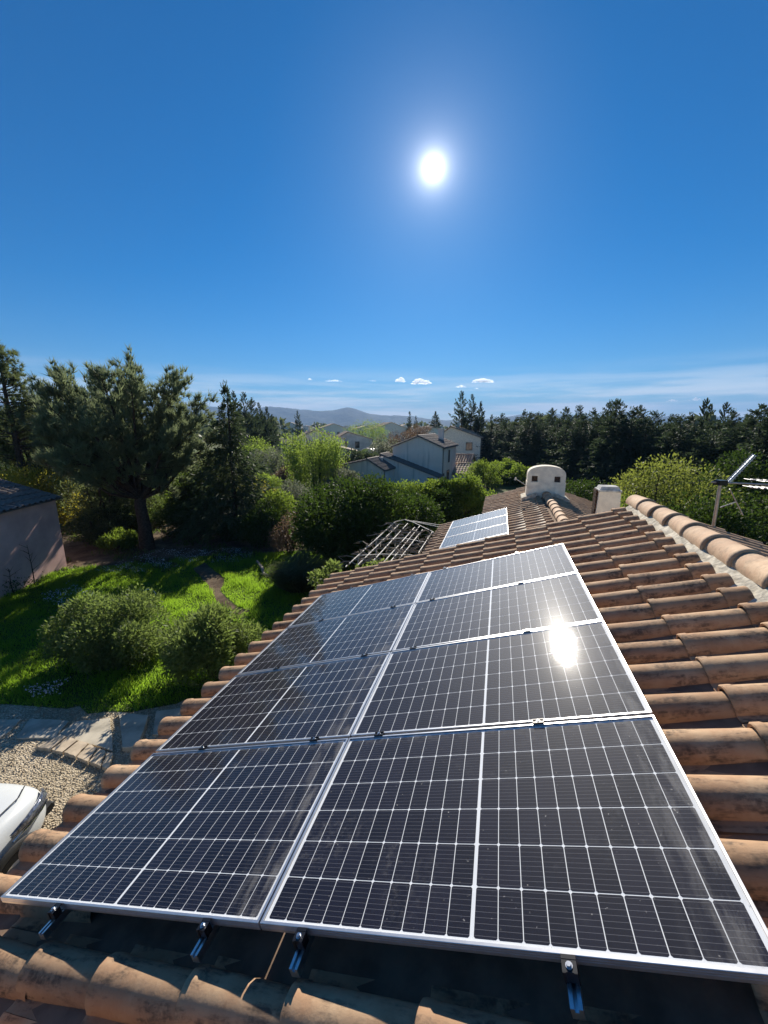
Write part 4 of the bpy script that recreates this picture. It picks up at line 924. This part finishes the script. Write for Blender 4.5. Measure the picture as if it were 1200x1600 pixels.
b_r = [(400, 27, 742, 1.7, L_LIME, 'bright lime shrub right of the fir'), (398, 22, 752, 1.2, L_YELLOW, 'yellow flowering shrub right of the fir'), (428, 19.5, 765, 1.35, L_HEDGE, 'leafy green shrub left of the big laurel'), (405, 18.0, 790, 1.2, L_LAUREL, 'dark shrub at the foot of the fir'), (446, 17.0, 800, 1.0, L_TWIG, 'brown twiggy shrub beside the big laurel'), (455, 22, 758, 1.3, L_OLIVEY, 'grey-green shrub behind the twiggy one'),
       (300, 21, 730, 1.5, L_HEDGE, 'sunlit shrub seen under the right side of the silver pine'), (275, 19.6, 780, 1.2, L_LAUREL, 'low shrub right of the silver pine trunk'), (175, 20.0, 790, 1.3, L_LAUREL, 'dark shrub left of the silver pine trunk'), (135, 18.4, 800, 1.2, L_FIR, 'dark evergreen shrub by the pink wall corner'), (165, 17.4, 830, .8, L_HEDGE, 'small light-green shrub near the pink wall corner'), (215, 22, 770, 1.5, L_SHRUB, 'olive-green shrub behind the silver pine trunk'), (330, 22.5, 740, 1.4, L_FIR, 'dark shrub left of the fir'), (345, 18.8, 810, .9, L_LAUREL, 'low dark shrub beside the fir trunk'),
       (150, 19.6, 728, 1.7, L_PINE2, 'tall green shrub between the pink wall and the silver pine'), (192, 20.6, 742, 1.5, L_SHRUB, 'olive shrub just left of the silver pine trunk'), (302, 20.2, 752, 1.4, L_FIR, 'dark shrub between silver pine and fir'), (338, 21.5, 700, 1.6, L_PINE2, 'tall green shrub behind the fir branches'),
       (20, 20, 738, 2.2, L_YELLOW, 'yellow-green shrub rising over the dark roof at left'), (70, 20.5, 752, 1.4, L_YELLOW, 'smaller yellow shrub at the right end of the dark roof'), (100, 24, 690, 2.2, L_FIR, 'tall dark evergreen left of the silver pine'), (20, 28, 660, 2.6, L_SHRUB, 'tall olive-green tree mass at the left edge'), (250, 27, 700, 2.2, L_LAUREL, 'tall dark shrub behind the silver pine'), (180, 28, 690, 2.4, L_FIR, 'tall dark evergreen behind the silver pine')]
for x, Yd, ty, r_, m, lb in b_r:
    h = at(x, ty, Yd).z; bush(a2(x, Yd), lb, r_, r_*.9, h, int((2200 if m is L_TWIG else 7000)*max(1, r_*.9)), .15 if r_ > 1.3 else .11, .055, m, clumps=20)
# lime tree, olives and mid-ground growth between the houses
def upright_mesh(name, rx, h, n, ls, lw, mat):
    k = 46; a = rng.uniform(0, 6.28, k); q = np.sqrt(rng.uniform(0, 1, k)); top = np.c_[np.cos(a)*q*rx, np.sin(a)*q*rx, h*(.62+.38*rng.uniform(0, 1, k)*(1-.45*q))]
    i = rng.integers(0, k, n); t = rng.uniform(.02, 1, n)**.8; base = top[i]*np.array([.75, .75, 0]); P = base+(top[i]-base)*t[:, None]+rng.normal(size=(n, 3))*np.array([.16, .16, .1])*rx*.55
    return np_mesh(name, leaves(P, rng.normal(size=(n, 3))*.6+np.array([0, 0, .9]), ls, lw, .1), 4, mat)
p = at(494, 735, 34); h = at(494, 664, 34).z
plant('lime_tree', (p.x, p.y, 0), 'feathery lime-green tree in front of the pale cottage', 'tree', upright_mesh('crown', 2.7, h, 14000, .2, .08, L_LIME), stems_mesh('trunk', 2, 2, h, 12, .05, M_BARK))
for x, Yd, ty, r_, m, lb in [(422, 40, 702, 2.0, L_OLIVEY, 'grey olive tree left of the lime-green tree'), (603, 58, 684, 2.6, L_OLIVEY, 'grey olive tree left of the tall grey-pink house'), (575, 95, 660, 5.0, L_LIME, 'lime bush above the grey cottage roof'), (552, 46, 705, 2.2, L_FIR, 'dark bush below the low shed'), (577, 47, 708, 2.3, L_FIR, 'dark bush below the domed tunnel'), (632, 80, 672, 3.5, L_TWIG, 'brown bare shrubs behind the grey-pink gable'), (655, 85, 668, 3.2, L_TWIG, 'pinkish bare shrub right of the brown one'), (400, 45, 690, 2.6, L_LIME, 'lime tree beside the two-tone hut'),
        (440, 52, 712, 2.4, L_FIR, 'dark hedge bush below the two-tone hut'), (762, 36, 722, 1.6, L_HEDGE, 'green bush right of the annex roofs'), (785, 40, 722, 2.2, L_HEDGE, 'clipped green hedge under the right treeline'), (812, 38, 728, 2.2, L_HEDGE, 'second clipped hedge section under the right treeline'), (535, 32, 735, 1.6, L_OLIVEY, 'silvery shrub in front of the low streaked gable'), (455, 36, 728, 1.6, L_TWIG, 'brown scrub at the foot of the lime-green tree'), (524, 36, 722, 1.2, L_TWIG, 'brown scrub right of the lime-green tree'), (500, 58, 690, 2.4, L_FIR, 'dark bush behind the lime-green tree')]:
    h = max(1.0, at(x, ty, Yd).z); bush(a2(x, Yd), lb, r_, r_*.9, h, 5200, .26 if r_ > 2 else .17, .11 if r_ > 2 else .07, m, clumps=18)
# right side of the house
p = at(1035, 760, 13.5); h = at(1035, 712, 13.5).z
bush((p.x, p.y), 'yellow-green leafy tree behind the ridge, left of the aerial', 1.95, 1.7, h, 21000, .11, .05, L_LOCUST, clumps=46, name='leafy_tree', cat='tree')
p = at(985, 790, 12.2); h = at(985, 772, 12.2).z; bush((p.x, p.y), 'pale green shrub between the small chimney and the ridge', .9, .9, h, 4500, .11, .05, L_HEDGE, clumps=18)
p = at(1165, 800, 10.5); h = at(1165, 752, 10.5).z; bush((p.x, p.y), 'dark glossy evergreen behind the aerial', 2.3, 1.6, h, 20000, .11, .05, L_LAUREL, clumps=34)
p = at(1190, 720, 15); h = at(1190, 700, 15).z; bush((p.x, p.y), 'dark green bush at the right edge behind the aerial', 2.0, 1.6, h, 12000, .12, .055, L_LAUREL, clumps=26)
p = at(905, 780, 22); h = at(905, 752, 22).z; bush((p.x, p.y), 'dark bush between the two chimneys', 1.6, 1.4, h, 5000, .13, .06, L_LAUREL, clumps=18)
# tussock of long grass
p = gp(470, 917); n = 2600; a = rng.uniform(0, 6.28, n); q = np.sqrt(rng.uniform(0, 1, n))*.42
C = np.c_[np.cos(a)*q, np.sin(a)*q, np.zeros(n)]; D = np.c_[np.cos(a)*q*2.2+rng.normal(size=n)*.25, np.sin(a)*q*2.2+rng.normal(size=n)*.25, np.ones(n)]
b1 = blades(C, D, 1.0, .024).reshape(-1, 3, 3); tip = b1[:, 2]; 
tipn = tip.copy(); out = np.c_[np.cos(a), np.sin(a)]*rng.uniform(.1, .5, (n, 1)); drop = tip.copy(); drop[:, :2] += out; drop[:, 2] -= rng.uniform(.2, .7, n)*np.hypot(drop[:, 0], drop[:, 1])
mid = b1[:, 0]*.4+tip*.6; b2 = np.stack([mid-[.010, 0, 0], mid+[.010, 0, 0], np.maximum(drop, .03)], 1); low_ = b1.copy(); low_[:, 2] = mid
plant('ornamental_grass', (p.x, p.y, 0), 'grey-green tussock of long arching grass beside the big laurel', 'ornamental grass', np_mesh('leaf_blades', np.concatenate([low_, b2]), 3, L_REED), None, rz=0, s=1.35, crown_name='leaf_blades')
# climber on the gable wall beyond the eave
pw = rp(-2.35, 6.3, 0); C = bush_mesh('foliage', 1.25, .45, 3.12, 9000, .095, .05, L_OLEANDER, clumps=40)
plant('climbing_plant', (pw.x+.3, pw.y+.15, 0), 'climber with pale leaves peeping over the far eave tiles', 'climber', C, stems_mesh('stems', 1.2, .3, 2.3, 8, .02, M_BARK), rz=math.atan2(-U.y*0+.35, 1), crown_name='foliage', stem_name='stems')
# bare saplings before the pink wall
for (x, y, Hh, lb) in [(55, 915, 1.5, 'bare thin sapling against the pink wall'), (22, 930, .9, 'small leafy sapling at the foot of the pink wall')]:
    p = gp(x, y); b = MB(); rr = random.Random(int(x))
    b.tube([(0, 0, 0), (.03, 0, Hh*.5), (-.02, 0, Hh)], [.02, .015, .005], 5)
    for k in range(9): z = Hh*rr.uniform(.35, .95); a = rr.uniform(0, 6.28); l = rr.uniform(.15, .4); b.tube([(0, 0, z), (math.cos(a)*l, math.sin(a)*l, z+l*.7)], [.008, .003], 4)
    n = 260; Cc = rng.normal(size=(n, 3))*np.array([.22, .22, .12])+np.array([0, 0, .35 if x < 40 else .12])
    plant('sapling', (p.x, p.y, 0), lb, 'sapling', np_mesh('foliage', leaves(Cc, rng.normal(size=(n, 3)), .07, .035), 4, L_LAUREL), b.mesh('stems', M_BARK), crown_name='foliage', stem_name='stems')
# distant tree belts reading as one mass
n = 900; pts = []; xs = rng.uniform(-350, 1560, n); Ys = 140*np.exp(rng.uniform(0, 2.9, n)); VV = []
for x, Yd in zip(xs, Ys):
    if 440 < x < 760 and Yd < 330: continue
    p = at(x, 666, Yd); hh = rng.uniform(4, 8.5); r_ = hh*rng.uniform(.35, .7); m = 70
    d = sph(m); C = np.array([p.x, p.y, hh*.5])+d*np.array([r_, r_, hh*.5])*rng.uniform(.6, 1, (m, 1)); VV.append(leaves(C, d+rng.normal(size=(m, 3))*.6, hh*.42, hh*.3))
o = obj('distant_woodland', np_mesh('distant_woodland', np.concatenate(VV), 4, leaf_mat('far_foliage', (.03, .05, .018), (.10, .12, .045), .3))); tag(o, 'far belts of trees across the plain below the hills', 'woodland', kind='stuff')

# ================================================================== PERGOLA
M_PERG = simple('pale_bars', (.50, .47, .42), .7, .1, .3, .25, 8)
ZP = 2.12; g3 = lambda x, y: gp(x, y, ZP)
pg = empty('pergola', Matrix.Translation((g3(620, 850).x, g3(620, 850).y, 0)), 'pale slender pergola frame beside the lower wing, tangled with bare vine', 'pergola')
bars = [((540, 886), (618, 815)), ((558, 884), (625, 818)), ((580, 880), (637, 818)), ((594, 885), (648, 824)), ((604, 885), (656, 822)), ((618, 881), (660, 828)), ((654, 864), (675, 832))]
for q0, q1 in bars: part_tube('roof_bar', pg, [g3(*q0), g3(*q1)], .017, M_PERG, 6)
for pl_ in ([(618, 815), (632, 812), (645, 816), (658, 822), (678, 832)], [(588, 843), (630, 841), (663, 847)], [(560, 868), (600, 866), (655, 868)], [(645, 814), (690, 821)], [(632, 812), (688, 824)]): part_tube('cross_bar', pg, [g3(*q_) for q_ in pl_], .015, M_PERG, 6)
for q_ in [(560, 868), (618, 815), (588, 843), (655, 868)]: t_ = g3(*q_); part_tube('post', pg, [(t_.x, t_.y, -.05), (t_.x, t_.y, t_.z)], .025, M_PERG, 8)
b = MB(); rr = random.Random(5)
for k in range(130):
    q0, q1 = rr.choice(bars); p = g3(*q0).lerp(g3(*q1), rr.random()); pts = [p]
    for _ in range(5): p = p+Vector((rr.uniform(-.22, .22), rr.uniform(-.22, .22), rr.uniform(-.07, .07))); pts.append(p)
    b.tube(pts, [.017, .015, .012, .010, .008, .004], 4, cap=False)
o = link(bpy.data.objects.new('bare_vine', b.mesh('bare_vine', simple('vine_wood', (.28, .23, .18), .9), 50))); tag(o, 'tangle of bare vine stems over the pergola bars', 'vine')

# ================================================================== CAR
def car():
    hd = R(87); fcx, fcy = -5.16, 4.52; Lc = 2.15
    W = T(fcx-math.cos(hd)*Lc, fcy-math.sin(hd)*Lc, 0, hd)
    e = empty('parked_car', W, 'white car parked on the gravel, only its front corner in view', 'car')
    white = simple('white_paint', (.58, .60, .60), .22, 0, .6, .02); black = simple('black_plastic', (.02, .02, .02), .6); rub = simple('tyre_rubber', (.02, .02, .02), .85); chrome = simple('chrome', (.7, .7, .72), .12, 1); lamp = simple('lamp_glass', (.16, .17, .2), .06, .5, .9, .6, 30); gls = simple('car_glass', (.02, .025, .03), .05, 0, .7)
    X = [-2.15, -2.08, -1.8, -1.2, -.4, .5, .95, 1.4, 1.78, 2.02, 2.15]; Wd = [.60, .74, .85, .89, .89, .89, .885, .87, .82, .70, .50]
    TZ = [.86, .98, 1.03, 1.05, 1.05, 1.04, 1.03, 1.0, .95, .87, .74]; BZ = [.42, .34, .27, .24, .24, .24, .24, .25, .27, .33, .42]
    b = MB(); vs = []
    for x, w, t, z in zip(X, Wd, TZ, BZ):
        half = [(w*.5, z), (w*.93, z+.04), (w, z+(t-z)*.38), (w*.985, z+(t-z)*.68), (w*.90, t-.055), (w*.70, t-.008), (w*.35, t+.012), (0, t+.016)]
        ring = [(0, z)]+half+[(-y, zz) for y, zz in half[-2::-1]]
        vs += [(x, y, zz) for y, zz in ring]
    m = 16; fs = [(i*m+j, i*m+(j+1) % m, (i+1)*m+(j+1) % m, (i+1)*m+j) for i in range(len(X)-1) for j in range(m)]+[tuple(range(m-1, -1, -1)), tuple((len(X)-1)*m+j for j in range(m))]
    b.add(vs, fs); b.f = [f[::-1] for f in b.f]; o = obj('body', b.mesh('body', white, 180), e); md = o.modifiers.new('s', 'SUBSURF'); md.levels = md.render_levels = 2
    # cabin
    b = MB(); sec = [(-1.9, .80, 1.03), (-1.45, .64, 1.50), (.10, .64, 1.55), (.95, .80, 1.03)]
    vs = []
    for x, w, z in sec: vs += [(x, -w, z), (x, w, z)]
    low = [(-1.95, -.82, 1.0), (-1.95, .82, 1.0), (1.0, -.82, 1.0), (1.0, .82, 1.0)]
    b.add(vs, [(0,1,3,2), (2,3,5,4), (4,5,7,6), (0,2,4,6), (1,7,5,3)]); obj('windows', b.mesh('windows', gls), e)
    b = MB(); b.box((-1.48, -.66, 1.50), (.14, .66, 1.585)); ro = obj('car_roof', b.mesh('car_roof', white), e); bv = ro.modifiers.new('b', 'BEVEL'); bv.width = .04; bv.segments = 3
    for sy in (-1, 1):
        for (x0, z0, x1, z1) in ((-1.45, 1.52, -1.92, 1.02), (.10, 1.55, .97, 1.02), (-.62, 1.54, -.62, 1.03)):
            w0, w1 = .655, .815; b = MB(); b.tube([(x0, sy*w0, z0), (x1, sy*w1, z1)], .035, 6); obj('pillar', b.mesh('pillar', white, 50), e)
        for xw in (-1.35, 1.33):
            Ww = W @ Matrix.Translation((xw, sy*.80, .33)) @ Matrix.Rotation(R(90), 4, 'X')
            b = MB(); K = 28; prof = [(.20, -.10), (.30, -.11), (.325, -.085), (.325, .085), (.30, .11), (.20, .10)]
            vs = [(math.cos(2*math.pi*k/K)*r_, math.sin(2*math.pi*k/K)*r_, z) for k in range(K) for r_, z in prof]; p_ = len(prof)
            b.add(vs, [(k*p_+j, ((k+1) % K)*p_+j, ((k+1) % K)*p_+(j+1) % p_, k*p_+(j+1) % p_) for k in range(K) for j in range(p_)])
            wh = obj('wheel', b.mesh('wheel', rub, 40), e, Ww)
            b = MB(); b.prism([(math.cos(2*math.pi*k/24)*.205, math.sin(2*math.pi*k/24)*.205) for k in range(24)], -.05, .05)
            for k in range(7): a = 2*math.pi*k/7; b.box((.04, -.022, -.09), (.20, .022, .09), 0, Matrix.Rotation(a, 4, 'Z'))
            obj('rim', b.mesh('rim', simple('alloy', (.5, .5, .52), .3, .9)), wh, Ww)
            b = MB(); vs = []
            for k in range(17):
                a = math.pi*k/16
                for rr_, yy in ((.43, .0), (.335, .0), (.335, -.14)): vs.append((xw+math.cos(a)*rr_, sy*(.905+yy), .33+math.sin(a)*rr_))
            f_ = [(k*3+j, k*3+j+1, (k+1)*3+j+1, (k+1)*3+j) for k in range(16) for j in range(2)]
            b.add(vs, f_); o = obj('wheel_arch', b.mesh('wheel_arch', black, 60), e); so_ = o.modifiers.new('t', 'SOLIDIFY'); so_.thickness = .02
        # headlight wrapped round the corner
        b = MB(); vs = []; path = [(1.38, .885, .86), (1.60, .868, .845), (1.82, .815, .82), (1.98, .73, .79), (2.06, .62, .76)]
        for i, (x, y, z) in enumerate(path):
            hh = [.03, .07, .10, .11, .08][i]; vs += [(x, sy*y, z+hh*.6), (x+.012, sy*(y+.022), z), (x, sy*(y+.012), z-hh)]
        f_ = [(i*3+j, i*3+j+1, (i+1)*3+j+1, (i+1)*3+j) for i in range(4) for j in range(2)]; b.add(vs, f_); hl = obj('headlight', b.mesh('headlight', lamp, 60), e); hs = hl.modifiers.new('t', 'SOLIDIFY'); hs.thickness = .03
        b = MB(); b.tube([(x, sy*(y+.01), z-.085) for x, y, z in path], .012, 6); obj('lamp_trim', b.mesh('lamp_trim', chrome, 50), hl)
        b = MB(); b.box((1.90, sy*.60-.07, .42), (2.10, sy*.60+.07, .52)); obj('fog_lamp', b.mesh('fog_lamp', black), e)
        b = MB(); b.box((.62, min(sy*.88, sy*1.08), 1.04), (.78, max(sy*.88, sy*1.08), 1.18)); mo = obj('mirror', b.mesh('mirror', white), e); bv = mo.modifiers.new('b', 'BEVEL'); bv.width = .04; bv.segments = 2
    for sy in (-1, 1):
        b = MB(); b.tube([(.98, sy*.66, 1.026), (1.4, sy*.65, .998), (1.78, sy*.60, .950), (1.99, sy*.46, .893)], .007, 5); obj('bonnet_seam', b.mesh('bonnet_seam', black, 50), e)
    b = MB(); 
    for k in range(4): b.box((2.08, -.42, .56+k*.045), (2.17-k*.012, .42, .58+k*.045))
    obj('grille', b.mesh('grille', chrome), e)
    b = MB(); b.box((1.95, -.62, .36), (2.19, .62, .46)); bo_ = obj('bumper', b.mesh('bumper', black), e); bv = bo_.modifiers.new('b', 'BEVEL'); bv.width = .03; bv.segments = 2
car()

# ================================================================== CLOUDS (outside the haze) and HAZE
qc = NM('cloud'); pv = qc.n('ShaderNodeVolumePrincipled'); pv.inputs['Color'].default_value = (.97, .98, 1, 1); pv.inputs['Density'].default_value = .03; pv.inputs['Anisotropy'].default_value = .55
qc.t.links.new(pv.outputs[0], qc.out.inputs['Volume']); M_CLOUD = qc.m
def ball(b, c, r, f, rr, nu=10, nv=6):
    vs = [(c[0], c[1], c[2]-r*f)]
    for i in range(1, nv):
        for j in range(nu):
            k = rr.uniform(.85, 1.15); p = math.pi*i/nv; vs.append((c[0]+math.sin(p)*math.cos(2*math.pi*j/nu)*r*k, c[1]+math.sin(p)*math.sin(2*math.pi*j/nu)*r*k, c[2]-math.cos(p)*r*f*k*(.45 if p < math.pi/2 else 1)))
    vs.append((c[0], c[1], c[2]+r*f)); fs = [(0, 1+(j+1) % nu, 1+j) for j in range(nu)]
    for i in range(nv-2): fs += [(1+i*nu+j, 1+i*nu+(j+1) % nu, 1+(i+1)*nu+(j+1) % nu, 1+(i+1)*nu+j) for j in range(nu)]
    l_ = len(vs)-1; fs += [(1+(nv-2)*nu+j, 1+(nv-2)*nu+(j+1) % nu, l_) for j in range(nu)]; b.add(vs, fs)
for x, y, w, h, lb in [(658, 597, 30, 11, 'largest puffy cloud in the middle below the sun'), (625, 594, 15, 10, 'small round cloud left of the largest one'), (755, 595, 34, 9, 'flat white cloud farthest right of the middle group'), (720, 604, 17, 5, 'thin small cloud left of the flat white one'), (521, 595, 26, 4, 'thin wisp of cloud left of the middle group'), (582, 595, 11, 3, 'tiny cloud wisp between the thin wisp and the round cloud'), (484, 593, 8, 4, 'tiny faint cloud farthest left'), (1051, 626, 18, 5, 'thin cloud low over the right treeline'), (1087, 624, 17, 6, 'cloud beside the slim cypresses'), (745, 607, 6, 3, 'tiniest cloud speck below the flat white one'), (178, 568, 6, 3, 'lone speck of cloud above the silver pine')]:
    Yc = 6600; p = at(x, y, Yc); sx = w/F_PX*Yc*1.02; sz = h/F_PX*Yc; rr = random.Random(int(x)); b = MB(); n = max(5, int(w/2))
    for k in range(n):
        f = (k+.5)/n*2-1; ht = (1-f*f)**.6; ball(b, (f*sx*.42, rr.uniform(-.12, .12)*sx, rr.uniform(-.1, .16)*sz*ht), max(.18*sz, sz*.42*ht*rr.uniform(.7, 1.1)), .8, rr)
        ball(b, (f*sx*.46, rr.uniform(-.2, .2)*sx, -sz*.2), sz*.28*rr.uniform(.6, 1.1), .5, rr)
    o = obj('cloud', b.mesh('cloud', M_CLOUD, 180), None, Matrix.Translation(p)); tag(o, lb, 'cloud', 'small clouds near the horizon')
HAZE = 2.3e-4
if HAZE:
    b = MB(); b.box((-5150, -650, -4.5), (5150, 6150, 300)); hz = NM('haze_air'); pv = hz.n('ShaderNodeVolumePrincipled')
    pv.inputs['Color'].default_value = (.34, .58, 1, 1); pv.inputs['Density'].default_value = HAZE; pv.inputs['Anisotropy'].default_value = 0.0
    hz.t.links.new(pv.outputs[0], hz.out.inputs['Volume']); o = obj('haze', b.mesh('haze', hz.m)); tag(o, 'thin blue haze over the plain', 'haze', kind='stuff')
